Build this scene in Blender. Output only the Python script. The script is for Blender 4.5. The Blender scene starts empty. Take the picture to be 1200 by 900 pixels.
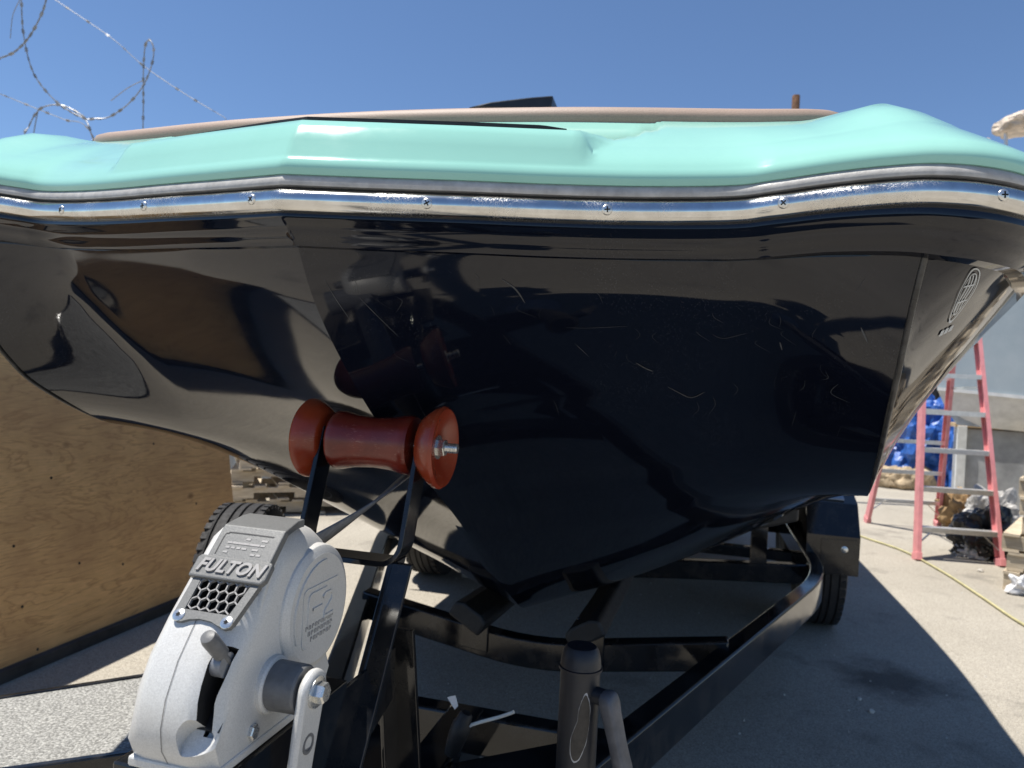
import bpy, bmesh, math, random
from mathutils import Vector, Matrix, noise as mnoise
random.seed(7)
SC = bpy.context.scene
COL = SC.collection

# ------------------------------------------------------------------ camera
CAM_H, ROLL, FPX = 1.2, math.radians(3.0), 832.0
cR = Vector((math.cos(ROLL), 0, math.sin(ROLL)))
cU = Vector((-math.sin(ROLL), 0, math.cos(ROLL)))
cF = Vector((0, 1, 0))
cam = bpy.data.cameras.new('camera')
cam.sensor_width = 36.0
cam.lens = 36.0 * FPX / 1200.0
cam.clip_start, cam.clip_end = 0.02, 2000
cam.dof.use_dof = True
cam.dof.focus_distance = 0.86
cam.dof.aperture_fstop = 9.0
co = bpy.data.objects.new('camera', cam)
COL.objects.link(co)
m = Matrix((cR, cU, -cF)).transposed().to_4x4()
m.translation = (0, 0, CAM_H)
co.matrix_world = m
SC.camera = co

# ------------------------------------------------------------------ light
SUN_DIR = Vector((-0.345, 0.0, 1.0)).normalized()      # towards the sun
world = bpy.data.worlds.new('World')
SC.world = world
world.use_nodes = True
wn = world.node_tree
bg = wn.nodes['Background']
sky = wn.nodes.new('ShaderNodeTexSky')
sky.sky_type = 'NISHITA'
sky.sun_disc = False
sky.sun_elevation = math.asin(SUN_DIR.z)
sky.sun_rotation = math.atan2(SUN_DIR.x, SUN_DIR.y)
sky.altitude = 1200
sky.air_density = 1.0
sky.dust_density = 0.0
sky.ozone_density = 6.0
wn.links.new(sky.outputs[0], bg.inputs[0])
bg.inputs[1].default_value = 0.10
sun = bpy.data.lights.new('sun', 'SUN')
sun.energy = 5.0
sun.angle = math.radians(0.53)
sun.color = (1.0, 0.955, 0.88)
so = bpy.data.objects.new('sun', sun)
COL.objects.link(so)
so.rotation_euler = (-SUN_DIR).to_track_quat('-Z', 'Y').to_euler()
so.location = SUN_DIR * 30
vs = SC.view_settings
vs.view_transform = 'Standard'
vs.look = 'None'
vs.gamma = 1.0
vs.use_curve_mapping = False
vs.exposure = 0.5

# ------------------------------------------------------------------ frames
PSI = math.radians(15.0)
AFT = Vector((math.sin(PSI), math.cos(PSI), 0))
LAT = Vector((math.cos(PSI), -math.sin(PSI), 0))
UP = Vector((0, 0, 1))
STEM = Vector((-0.274, 0.82, 0))
QT = Vector((-0.193, 1.03, 0))
HEEL = 0.0135
def B(l, v, z):                       # boat frame
    return STEM + LAT * l + AFT * v + UP * (z - HEEL * l)
def T(l, v, z):                       # trailer frame
    return QT + LAT * l + AFT * v + UP * z
def gnd(px, py, z=0.0):               # where a sight line meets height z
    d = cF + cR * ((px - 600) / FPX) + cU * ((450 - py) / FPX)
    t = (z - CAM_H) / d.z
    return Vector((0, 0, CAM_H)) + d * t
def at(px, py, Y):
    return Vector((0, 0, CAM_H)) + (cF + cR * ((px - 600) / FPX) + cU * ((450 - py) / FPX)) * Y

# ------------------------------------------------------------------ materials
MATS = {}
def nodes_of(name):
    mt = bpy.data.materials.new(name)
    mt.use_nodes = True
    nt = mt.node_tree
    return mt, nt, nt.nodes['Principled BSDF']
def lk(nt, a, b): nt.links.new(a, b)
def coord(nt, scale=(1, 1, 1), kind='Object'):
    tc = nt.nodes.new('ShaderNodeTexCoord')
    mp = nt.nodes.new('ShaderNodeMapping')
    mp.inputs['Scale'].default_value = scale
    lk(nt, tc.outputs[kind], mp.inputs[0])
    return mp.outputs[0]
def noise(nt, vec, scale, detail=4, rough=0.5, dist=0.0):
    n = nt.nodes.new('ShaderNodeTexNoise')
    n.inputs['Scale'].default_value = scale
    n.inputs['Detail'].default_value = detail
    n.inputs['Roughness'].default_value = rough
    n.inputs['Distortion'].default_value = dist
    lk(nt, vec, n.inputs['Vector'])
    return n.outputs['Fac']
def voro(nt, vec, scale, feature='F1', out='Distance'):
    n = nt.nodes.new('ShaderNodeTexVoronoi')
    n.feature = feature
    n.inputs['Scale'].default_value = scale
    lk(nt, vec, n.inputs['Vector'])
    return n.outputs[out]
def ramp(nt, fac, stops):
    r = nt.nodes.new('ShaderNodeValToRGB')
    el = r.color_ramp.elements
    while len(el) < len(stops): el.new(0.5)
    for e, (p, c) in zip(el, stops):
        e.position = p
        e.color = (c, c, c, 1) if isinstance(c, (int, float)) else (*c, 1)
    lk(nt, fac, r.inputs[0])
    return r.outputs[0]
def mix(nt, fac, a, b, mode='MIX'):
    n = nt.nodes.new('ShaderNodeMix')
    n.data_type = 'RGBA'
    n.blend_type = mode
    for sock, v in ((n.inputs[0], fac), (n.inputs[6], a), (n.inputs[7], b)):
        if isinstance(v, (int, float)): sock.default_value = v
        elif isinstance(v, tuple): sock.default_value = (*v, 1)
        else: lk(nt, v, sock)
    return n.outputs[2]
def math_n(nt, op, a, b=0.0):
    n = nt.nodes.new('ShaderNodeMath')
    n.operation = op
    for i, v in enumerate((a, b)):
        if isinstance(v, (int, float)): n.inputs[i].default_value = v
        else: lk(nt, v, n.inputs[i])
    return n.outputs[0]
def bump(nt, p, h, strength=0.3, dist=0.002):
    n = nt.nodes.new('ShaderNodeBump')
    n.inputs['Strength'].default_value = strength
    n.inputs['Distance'].default_value = dist
    lk(nt, h, n.inputs['Height'])
    lk(nt, n.outputs[0], p.inputs['Normal'])
def simple(name, col, rough=0.5, metal=0.0, var=0.12, vscale=30, bs=0.0, bscale=200, bdist=0.001, rvar=0.15, coat=0.0, ior=1.5):
    mt, nt, p = nodes_of(name)
    v = coord(nt)
    n = noise(nt, v, vscale, 5, 0.6)
    dark = tuple(c * (1 - var) for c in col)
    light = tuple(min(1, c * (1 + var)) for c in col)
    lk(nt, ramp(nt, n, [(0.3, dark), (0.7, light)]), p.inputs['Base Color'])
    n2 = noise(nt, v, vscale * 2.3, 4, 0.6)
    lk(nt, ramp(nt, n2, [(0.3, max(0.02, rough * (1 - rvar))), (0.7, min(1, rough * (1 + rvar)))]), p.inputs['Roughness'])
    p.inputs['Metallic'].default_value = metal
    p.inputs['IOR'].default_value = ior
    p.inputs['Coat Weight'].default_value = coat
    p.inputs['Coat Roughness'].default_value = 0.05
    if bs:
        bump(nt, p, noise(nt, v, bscale, 3, 0.6), bs, bdist)
    MATS[name] = mt
    return mt

def build_materials():
    # sun-bleached gritty asphalt
    mt, nt, p = nodes_of('asphalt')
    v = coord(nt)
    base = ramp(nt, noise(nt, v, 0.7, 5, 0.6), [(0.3, (0.32, 0.29, 0.24)), (0.7, (0.40, 0.365, 0.305))])
    grit = ramp(nt, voro(nt, v, 230, out='Color'), [(0.1, 0.68), (0.5, 1.0), (0.9, 1.25)])
    c = mix(nt, 1.0, base, grit, 'MULTIPLY')
    spots = ramp(nt, voro(nt, v, 26), [(0.04, 1.0), (0.09, 0.0)])
    keep = ramp(nt, noise(nt, v, 5.0, 3), [(0.58, 0.0), (0.66, 1.0)])
    c = mix(nt, math_n(nt, 'MULTIPLY', spots, keep), c, (0.6, 0.57, 0.5))
    stain = ramp(nt, noise(nt, v, 1.9, 4, 0.65), [(0.56, 0.0), (0.72, 0.55)])
    c = mix(nt, stain, c, (0.13, 0.12, 0.105))
    vm = nt.nodes.new('ShaderNodeVectorMath'); vm.operation = 'DISTANCE'
    lk(nt, v, vm.inputs[0]); vm.inputs[1].default_value = (1.72, 3.08, 0)
    dd = math_n(nt, 'ADD', vm.outputs['Value'], math_n(nt, 'MULTIPLY', noise(nt, v, 6, 4, 0.6), 0.5))
    c = mix(nt, ramp(nt, dd, [(0.32, 0.75), (0.55, 0.0)]), c, (0.06, 0.055, 0.05))       # oil stain
    lk(nt, c, p.inputs['Base Color'])
    p.inputs['Roughness'].default_value = 0.92
    p.inputs['Specular IOR Level'].default_value = 0.25
    h = math_n(nt, 'ADD', voro(nt, v, 230), math_n(nt, 'MULTIPLY', noise(nt, v, 40, 4), 0.8))
    bump(nt, p, h, 0.5, 0.002)
    MATS['asphalt'] = mt
    # navy gelcoat: near black, glossy, scuffed
    mt, nt, p = nodes_of('navy_gelcoat')
    v = coord(nt)
    vs_ = coord(nt, (1.0, 1.0, 9.0))
    scuff = ramp(nt, noise(nt, v, 7, 6, 0.7), [(0.44, 0.0), (0.66, 1.0)])
    fine = ramp(nt, voro(nt, v, 300), [(0.10, 1.0), (0.24, 0.0)])
    sp = math_n(nt, 'MULTIPLY', math_n(nt, 'MULTIPLY', fine, scuff), 0.30)
    c = mix(nt, sp, (0.0035, 0.005, 0.011), (0.16, 0.16, 0.17))
    lk(nt, c, p.inputs['Base Color'])
    lk(nt, ramp(nt, noise(nt, vs_, 5, 6, 0.7), [(0.35, 0.035), (0.62, 0.07), (0.8, 0.17)]), p.inputs['Roughness'])
    p.inputs['IOR'].default_value = 1.5
    bump(nt, p, noise(nt, v, 3.2, 2, 0.4), 0.05, 0.01)
    MATS['navy_gelcoat'] = mt
    simple('scuffed_glint_gelcoat', (0.03, 0.029, 0.028), 0.3, 0.0, 0.7, 60)  # paler than the hull: scuffs plus a painted edge highlight
    # mint gelcoat
    mt, nt, p = nodes_of('mint_gelcoat')
    v = coord(nt)
    c = ramp(nt, noise(nt, v, 6, 5, 0.6), [(0.3, (0.280, 0.555, 0.470)), (0.7, (0.305, 0.585, 0.50))])
    spk = ramp(nt, voro(nt, v, 60), [(0.02, 1.0), (0.05, 0.0)])
    kp = ramp(nt, noise(nt, v, 9, 2), [(0.62, 0.0), (0.66, 1.0)])
    c = mix(nt, math_n(nt, 'MULTIPLY', math_n(nt, 'MULTIPLY', spk, kp), 0.5), c, (0.12, 0.22, 0.19))
    lk(nt, c, p.inputs['Base Color'])
    lk(nt, ramp(nt, noise(nt, v, 11, 5, 0.7), [(0.35, 0.07), (0.75, 0.2)]), p.inputs['Roughness'])
    MATS['mint_gelcoat'] = mt
    # worn polished steel
    mt, nt, p = nodes_of('polished_steel')
    v = coord(nt)
    lk(nt, ramp(nt, noise(nt, v, 25, 5, 0.7), [(0.35, (0.55, 0.54, 0.52)), (0.7, (0.72, 0.72, 0.71))]), p.inputs['Base Color'])
    p.inputs['Metallic'].default_value = 1.0
    pit = ramp(nt, voro(nt, v, 900, out='Color'), [(0.3, 0.0), (0.9, 1.0)])
    pk = ramp(nt, noise(nt, v, 14, 4, 0.6), [(0.42, 0.0), (0.6, 1.0)])
    lk(nt, ramp(nt, math_n(nt, 'MULTIPLY', pit, pk), [(0.0, 0.13), (1.0, 0.42)]), p.inputs['Roughness'])
    bump(nt, p, math_n(nt, 'MULTIPLY', noise(nt, v, 420, 3, 0.6), pk), 0.12, 0.0006)
    MATS['polished_steel'] = mt
    # tan vinyl with fine weave
    mt, nt, p = nodes_of('tan_vinyl')
    v = coord(nt)
    w = voro(nt, v, 420)
    c = ramp(nt, noise(nt, v, 8, 4), [(0.3, (0.30, 0.215, 0.165)), (0.7, (0.35, 0.25, 0.195))])
    lk(nt, mix(nt, 1.0, c, ramp(nt, w, [(0.1, 0.9), (0.6, 1.05)]), 'MULTIPLY'), p.inputs['Base Color'])
    p.inputs['Roughness'].default_value = 0.6
    bump(nt, p, w, 0.2, 0.0006)
    MATS['tan_vinyl'] = mt
    # plywood: rotary-cut grain, patches and screws live in geometry
    mt, nt, p = nodes_of('plywood')
    v = coord(nt, (1, 1, 1), 'Object')
    vg = coord(nt, (0.55, 0.55, 3.2), 'Object')
    d = noise(nt, vg, 2.2, 4, 0.6, 0.9)
    wv = math_n(nt, 'FRACT', math_n(nt, 'MULTIPLY', d, 11.0))
    grain = ramp(nt, wv, [(0.0, (0.52, 0.30, 0.125)), (0.12, (0.70, 0.43, 0.185)), (0.75, (0.76, 0.475, 0.215)), (1.0, (0.54, 0.315, 0.135))])
    vf = coord(nt, (3, 3, 60), 'Object')
    fib = ramp(nt, noise(nt, vf, 4, 6, 0.7), [(0.3, 0.78), (0.7, 1.12)])
    c = mix(nt, 1.0, grain, fib, 'MULTIPLY')
    blot = ramp(nt, noise(nt, v, 2.4, 5, 0.65), [(0.42, 0.0), (0.72, 0.75)])
    c = mix(nt, blot, c, (0.44, 0.25, 0.115))
    kn = ramp(nt, voro(nt, coord(nt, (1, 1, 1.5)), 2.6), [(0.03, 1.0), (0.085, 0.0)])
    c = mix(nt, math_n(nt, 'MULTIPLY', kn, 0.8), c, (0.14, 0.065, 0.028))
    lk(nt, c, p.inputs['Base Color'])
    p.inputs['Roughness'].default_value = 0.7
    bump(nt, p, fib, 0.15, 0.001)
    MATS['plywood'] = mt
    # weathered pallet wood
    mt, nt, p = nodes_of('pallet_wood')
    v = coord(nt, (6, 6, 40))
    oi = nt.nodes.new('ShaderNodeObjectInfo')
    c = ramp(nt, noise(nt, v, 2, 6, 0.7, 0.4), [(0.25, (0.34, 0.27, 0.19)), (0.7, (0.62, 0.53, 0.39))])
    tint = ramp(nt, oi.outputs['Random'], [(0.0, 0.7), (1.0, 1.2)])
    lk(nt, mix(nt, 1.0, c, tint, 'MULTIPLY'), p.inputs['Base Color'])
    p.inputs['Roughness'].default_value = 0.8
    bump(nt, p, noise(nt, v, 3, 5, 0.7), 0.4, 0.003)
    MATS['pallet_wood'] = mt
    # cast silver paint of the winch
    mt, nt, p = nodes_of('silver_casting')
    v = coord(nt)
    sp = noise(nt, v, 700, 3, 0.7)
    c = ramp(nt, sp, [(0.3, (0.50, 0.49, 0.465)), (0.7, (0.66, 0.65, 0.62))])
    dirt = ramp(nt, noise(nt, v, 22, 6, 0.7), [(0.5, 0.0), (0.78, 0.35)])
    lk(nt, mix(nt, dirt, c, (0.42, 0.40, 0.36)), p.inputs['Base Color'])
    p.inputs['Metallic'].default_value = 0.12
    p.inputs['Roughness'].default_value = 0.42
    bump(nt, p, sp, 0.25, 0.0006)
    MATS['silver_casting'] = mt
    # grit tape deck
    mt, nt, p = nodes_of('grit_deck')
    v = coord(nt)
    n = noise(nt, v, 190, 4, 0.8)
    lk(nt, ramp(nt, n, [(0.35, (0.10, 0.098, 0.09)), (0.5, (0.27, 0.265, 0.245)), (0.66, (0.56, 0.55, 0.51))]), p.inputs['Base Color'])
    p.inputs['Roughness'].default_value = 0.85
    bump(nt, p, n, 0.8, 0.003)
    MATS['grit_deck'] = mt
    # polyurethane roller
    mt, nt, p = nodes_of('red_urethane')
    v = coord(nt)
    c = ramp(nt, noise(nt, v, 18, 5, 0.6), [(0.3, (0.10, 0.009, 0.005)), (0.7, (0.165, 0.018, 0.008))])
    scr = ramp(nt, noise(nt, coord(nt, (60, 60, 200)), 1.5, 6, 0.8), [(0.54, 0.0), (0.66, 0.6)])
    sk = ramp(nt, noise(nt, v, 24, 3), [(0.5, 0.0), (0.62, 1.0)])
    lk(nt, mix(nt, math_n(nt, 'MULTIPLY', scr, sk), c, (0.36, 0.17, 0.11)), p.inputs['Base Color'])
    p.inputs['Roughness'].default_value = 0.27
    p.inputs['Subsurface Weight'].default_value = 0.12
    p.inputs['Subsurface Radius'].default_value = (0.02, 0.003, 0.001)
    p.inputs['Subsurface Scale'].default_value = 0.4
    MATS['red_urethane'] = mt
    mo = MATS['red_urethane'].copy(); mo.name = 'orange_urethane'; MATS['orange_urethane'] = mo
    for nd in mo.node_tree.nodes:
        if nd.type == 'VALTORGB' and nd.color_ramp.elements[0].color[0] > 0.05 and nd.color_ramp.elements[0].color[1] < 0.02:
            nd.color_ramp.elements[0].color = (0.19, 0.022, 0.007, 1); nd.color_ramp.elements[1].color = (0.27, 0.04, 0.012, 1)
    # black trailer enamel
    mt, nt, p = nodes_of('black_enamel')
    v = coord(nt)
    dust = ramp(nt, noise(nt, v, 14, 6, 0.7), [(0.45, 0.0), (0.8, 0.16)])
    lk(nt, mix(nt, dust, (0.006, 0.007, 0.009), (0.20, 0.18, 0.15)), p.inputs['Base Color'])
    lk(nt, ramp(nt, noise(nt, v, 9, 5, 0.7), [(0.3, 0.035), (0.75, 0.16)]), p.inputs['Roughness'])
    bump(nt, p, noise(nt, v, 60, 3), 0.06, 0.001)
    MATS['black_enamel'] = mt
    # faded right-hand hull
    mt, nt, p = nodes_of('pale_hull_paint')
    v = coord(nt)
    c = ramp(nt, noise(nt, v, 1.6, 6, 0.65), [(0.3, (0.36, 0.43, 0.46)), (0.7, (0.50, 0.56, 0.57))])
    lk(nt, c, p.inputs['Base Color'])
    p.inputs['Roughness'].default_value = 0.3
    MATS['pale_hull_paint'] = mt
    # corrugated grey sheet
    simple('grey_sheet', (0.30, 0.30, 0.285), 0.5, 0.0, 0.15, 3)
    simple('grey_vinyl', (0.40, 0.385, 0.36), 0.42, 0.0, 0.2, 60, 0.3, 500)
    simple('black_rubber', (0.012, 0.012, 0.013), 0.55, 0.0, 0.3, 40, 0.2, 120)
    simple('tyre_rubber', (0.022, 0.021, 0.021), 0.78, 0.0, 0.3, 30, 0.3, 160)
    simple('black_plastic', (0.012, 0.013, 0.015), 0.3, 0.0, 0.3, 20)
    simple('grey_cast', (0.145, 0.145, 0.14), 0.5, 0.1, 0.15, 500, 0.35, 700, 0.0006)
    simple('grey_cast_raised', (0.28, 0.27, 0.26), 0.45, 0.1, 0.1, 300)
    simple('grey_knob', (0.13, 0.13, 0.13), 0.5, 0.0, 0.2, 80, 0.2, 400)
    simple('zinc', (0.66, 0.66, 0.64), 0.28, 0.9, 0.12, 120, 0.1, 300)
    simple('dull_zinc', (0.27, 0.28, 0.30), 0.5, 0.5, 0.25, 60, 0.3, 250)
    simple('jack_grey', (0.010, 0.012, 0.018), 0.45, 0.0, 0.25, 40, 0.15, 200)
    simple('jack_handle_grey', (0.085, 0.09, 0.105), 0.45, 0.3, 0.3, 40, 0.2, 200)
    simple('bare_primer', (0.040, 0.034, 0.028), 0.6, 0.0, 0.3, 90)
    simple('chipped_paint', (0.42, 0.42, 0.42), 0.6)
    simple('recess_shade', (0.004, 0.004, 0.004), 0.9)  # near black, paints shade into slots, holes and screw recesses
    simple('strap_grey', (0.16, 0.165, 0.175), 0.75, 0.0, 0.3, 90, 0.6, 380, 0.001)
    simple('pink_fibreglass', (0.66, 0.255, 0.26), 0.55, 0.0, 0.15, 12)
    simple('aluminium', (0.66, 0.65, 0.62), 0.42, 0.75, 0.1, 30)
    simple('blue_tarp', (0.03, 0.11, 0.38), 0.42, 0.0, 0.35, 9, 0.5, 22, 0.01)
    simple('burlap', (0.40, 0.31, 0.20), 0.85, 0.0, 0.35, 14, 0.6, 150, 0.003)
    simple('canvas', (0.56, 0.47, 0.38), 0.8, 0.0, 0.45, 9, 0.6, 40, 0.01)
    simple('black_film', (0.02, 0.02, 0.021), 0.32, 0.0, 0.4, 18, 0.4, 40, 0.004)
    simple('white_film', (0.66, 0.66, 0.67), 0.45, 0.0, 0.2, 12, 0.4, 60, 0.003)
    simple('grey_panel', (0.36, 0.365, 0.37), 0.6, 0.0, 0.25, 5)
    simple('white_paint', (0.66, 0.66, 0.63), 0.5, 0.0, 0.15, 10)
    simple('cardboard', (0.36, 0.24, 0.12), 0.85, 0.0, 0.4, 16, 0.3, 40, 0.004)
    simple('yellow_hose', (0.46, 0.42, 0.22), 0.5, 0.0, 0.2, 20)
    simple('galvanised_wire', (0.30, 0.30, 0.30), 0.45, 0.5, 0.3, 30)
    simple('rust', (0.13, 0.065, 0.035), 0.85, 0.2, 0.4, 30, 0.5, 90, 0.003)
    simple('scratch_white', (0.055, 0.058, 0.062), 0.7, 0.0, 0.6, 70)
    simple('emblem_silver', (0.42, 0.46, 0.50), 0.35, 0.3, 0.1)
    simple('marker_lens', (0.36, 0.42, 0.52), 0.2)
    simple('pebble', (0.5, 0.47, 0.42), 0.85)
    simple('lumber', (0.44, 0.31, 0.17), 0.75, 0.0, 0.25, 14, 0.2, 60)
    simple('dark_wall', (0.05, 0.05, 0.052), 0.8, 0.0, 0.4, 6)
    mt, nt, p = nodes_of('smoked_glass')
    p.inputs['Base Color'].default_value = (0.02, 0.022, 0.025, 1)
    p.inputs['Roughness'].default_value = 0.05
    MATS['smoked_glass'] = mt
build_materials()
M = MATS

# ------------------------------------------------------------------ mesh helpers
class MB:
    def __init__(s): s.v, s.f = [], []
    def add(s, verts, faces):
        o = len(s.v)
        s.v += [Vector(p) for p in verts]
        s.f += [tuple(i + o for i in f) for f in faces]
        return s
    def box(s, c, ex, ey, ez):        # centre and three half-extent vectors
        c, ex, ey, ez = Vector(c), Vector(ex), Vector(ey), Vector(ez)
        vs_ = [c + ex * i + ey * j + ez * k for i in (-1, 1) for j in (-1, 1) for k in (-1, 1)]
        fs = [(0, 1, 3, 2), (4, 6, 7, 5), (0, 4, 5, 1), (2, 3, 7, 6), (0, 2, 6, 4), (1, 5, 7, 3)]
        if ex.cross(ey).dot(ez) < 0: fs = [f[::-1] for f in fs]
        return s.add(vs_, fs)
    def grid(s, rows, closed=False, flip=False):
        n = len(rows[0])
        fs = []
        for i in range(len(rows) - 1):
            for j in range(n if closed else n - 1):
                a, b = i * n + j, i * n + (j + 1) % n
                f = (a, b, b + n, a + n)
                fs.append(f[::-1] if flip else f)
        return s.add([p for r in rows for p in r], fs)
    def tube(s, path, r, n=10, caps=True):
        path = [Vector(p) for p in path]
        k = len(path)
        rad = r if isinstance(r, (list, tuple)) else [r] * k
        tang = [(path[min(i + 1, k - 1)] - path[max(i - 1, 0)]).normalized() for i in range(k)]
        ref = Vector((0, 0, 1)) if abs(tang[0].z) < 0.9 else Vector((1, 0, 0))
        u = tang[0].cross(ref).normalized()
        rows = []
        for i in range(k):
            u = (u - tang[i] * u.dot(tang[i])).normalized()
            w = tang[i].cross(u)
            rows.append([path[i] + (u * math.cos(2 * math.pi * j / n) + w * math.sin(2 * math.pi * j / n)) * rad[i] for j in range(n)])
        o = len(s.v)
        s.grid(rows, closed=True)
        if caps:
            s.f.append(tuple(o + j for j in range(n))[::-1])
            s.f.append(tuple(o + (k - 1) * n + j for j in range(n)))
        return s
    def sweep(s, path, profile, side, up, caps=True, closed=True):
        # profile: (a along side vector, b along up vector) per path point
        rows = []
        for i, p in enumerate(path):
            sd = side[i] if isinstance(side, list) else side
            u = up[i] if isinstance(up, list) else up
            rows.append([Vector(p) + sd * a + u * b for a, b in profile])
        o = len(s.v)
        n = len(profile)
        s.grid(rows, closed=closed)
        if caps and closed:
            s.f.append(tuple(o + j for j in range(n))[::-1])
            s.f.append(tuple(o + (len(rows) - 1) * n + j for j in range(n)))
        return s
    def prism(s, poly, d):
        poly = [Vector(p) for p in poly]
        n = len(poly)
        d = Vector(d)
        fs = [tuple(range(n))[::-1], tuple(range(n, 2 * n))]
        fs += [(i, (i + 1) % n, n + (i + 1) % n, n + i) for i in range(n)]
        return s.add(poly + [p + d for p in poly], fs)
    def lathe(s, c, axis, prof, n=32, ref=None):   # prof: (t along axis, radius)
        c, axis = Vector(c), Vector(axis).normalized()
        u = (ref or (Vector((0, 0, 1)) if abs(axis.z) < 0.9 else Vector((1, 0, 0)))).cross(axis).normalized()
        w = axis.cross(u)
        rows = [[c + axis * t + (u * math.cos(2 * math.pi * j / n) + w * math.sin(2 * math.pi * j / n)) * max(r, 1e-5) for j in range(n)] for t, r in prof]
        o = len(s.v)
        s.grid(rows, closed=True)
        s.f.append(tuple(o + j for j in range(n))[::-1])
        s.f.append(tuple(o + (len(rows) - 1) * n + j for j in range(n)))
        return s
    def build(s, name, mat, parent=None, smooth=None, bevel=0.0, fix=True, solid=0.0):
        me = bpy.data.meshes.new(name)
        org = Vector()
        if parent is None and name not in ('ground', 'cut_tmp'):
            lo = [min(p[k] for p in s.v) for k in range(3)]
            hi = [max(p[k] for p in s.v) for k in range(3)]
            org = Vector(((lo[0] + hi[0]) / 2, (lo[1] + hi[1]) / 2, lo[2]))
        me.from_pydata([tuple(p - org) for p in s.v], [], s.f)
        bm = bmesh.new()
        bm.from_mesh(me)
        if fix:
            bmesh.ops.remove_doubles(bm, verts=bm.verts, dist=1e-6)
            bmesh.ops.recalc_face_normals(bm, faces=bm.faces)
        bm.to_mesh(me)
        bm.free()
        me.materials.append(M[mat])
        o = bpy.data.objects.new(name, me)
        COL.objects.link(o)
        o.location = org
        if parent is not None:
            o.parent = parent
            if parent.type == 'EMPTY' and parent.parent is None:
                o.location = -parent.location
            elif parent.type == 'EMPTY':
                o.location = -(parent.location + parent.parent.location)
        if bevel:
            b = o.modifiers.new('bevel', 'BEVEL')
            b.width = bevel
            b.segments = 2
            b.limit_method = 'ANGLE'
            b.angle_limit = math.radians(35)
        if solid:
            b = o.modifiers.new('solid', 'SOLIDIFY')
            b.thickness = solid
            b.offset = 0
        if smooth is not None:
            for pl in me.polygons: pl.use_smooth = True
            try: me.set_sharp_from_angle(angle=math.radians(smooth))
            except Exception: pass
        return o

def empty(name, loc, parent=None):
    o = bpy.data.objects.new(name, None)
    COL.objects.link(o)
    o.empty_display_size = 0.1
    o.location = loc
    if parent is not None:
        o.parent = parent
        o.location = Vector(loc) - parent.location
    return o
def tag(o, label=None, cat=None, group=None, kind=None):
    if label: o['label'] = label
    if cat: o['category'] = cat
    if group: o['group'] = group
    if kind: o['kind'] = kind
    return o
def copy_tree(o, parent=None):
    c = o.copy()
    COL.objects.link(c)
    c.parent = parent
    for ch in [k for k in ALLCH.get(o.name, [])]: copy_tree(ch, c)
    return c
ALLCH = {}
def cat_rom(pts, t):
    n = len(pts) - 1
    x = min(max(t, 0), 1) * n
    i = min(int(x), n - 1)
    f = x - i
    p0, p1, p2, p3 = (Vector(pts[max(i - 1, 0)]), Vector(pts[i]), Vector(pts[i + 1]), Vector(pts[min(i + 2, n)]))
    return 0.5 * ((2 * p1) + (p2 - p0) * f + (2 * p0 - 5 * p1 + 4 * p2 - p3) * f * f + (3 * p1 - p0 - 3 * p2 + p3) * f ** 3)
def spline(pts, n): return [cat_rom(pts, i / (n - 1)) for i in range(n)]
def lerp(a, b, t): return a + (b - a) * t
def interp(x, xs, ys):
    if x <= xs[0]: return ys[0]
    for i in range(len(xs) - 1):
        if x <= xs[i + 1]: return lerp(ys[i], ys[i + 1], (x - xs[i]) / (xs[i + 1] - xs[i]))
    return ys[-1]
def text_mesh(name, body, size, mat, parent, origin, ex, ey, depth=0.001, shear=0.0, offset=0.0, align='CENTER', spacing=1.0):
    cu = bpy.data.curves.new('lettering', 'FONT')
    cu.body = body
    cu.size = size
    cu.shear = shear
    cu.offset = offset
    cu.extrude = depth
    cu.align_x = align
    cu.align_y = 'CENTER'
    cu.space_character = spacing
    cu.resolution_u = 3
    t = bpy.data.objects.new('lettering_tmp', cu)
    COL.objects.link(t)
    dg = bpy.context.evaluated_depsgraph_get()
    me = bpy.data.meshes.new_from_object(t.evaluated_get(dg))
    bpy.data.objects.remove(t)
    bpy.data.curves.remove(cu)
    ex, ey = Vector(ex).normalized(), Vector(ey).normalized()
    mx = Matrix((ex, ey, ex.cross(ey))).transposed().to_4x4()
    mx.translation = origin
    me.transform(mx)
    me.materials.clear()
    me.materials.append(M[mat])
    o = bpy.data.objects.new(name, me)
    COL.objects.link(o)
    if parent is not None:
        o.parent = parent
        if parent.type == 'EMPTY':
            o.location = -(parent.location + (parent.parent.location if parent.parent else Vector()))
    return o

# ================================================================== SETTING
g = MB()
N = 24
g.grid([[Vector((-400 + 800 * i / N, -400 + 800 * j / N, 0)) for i in range(N + 1)] for j in range(N + 1)])
tag(g.build('ground', 'asphalt'), kind='structure')

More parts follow.
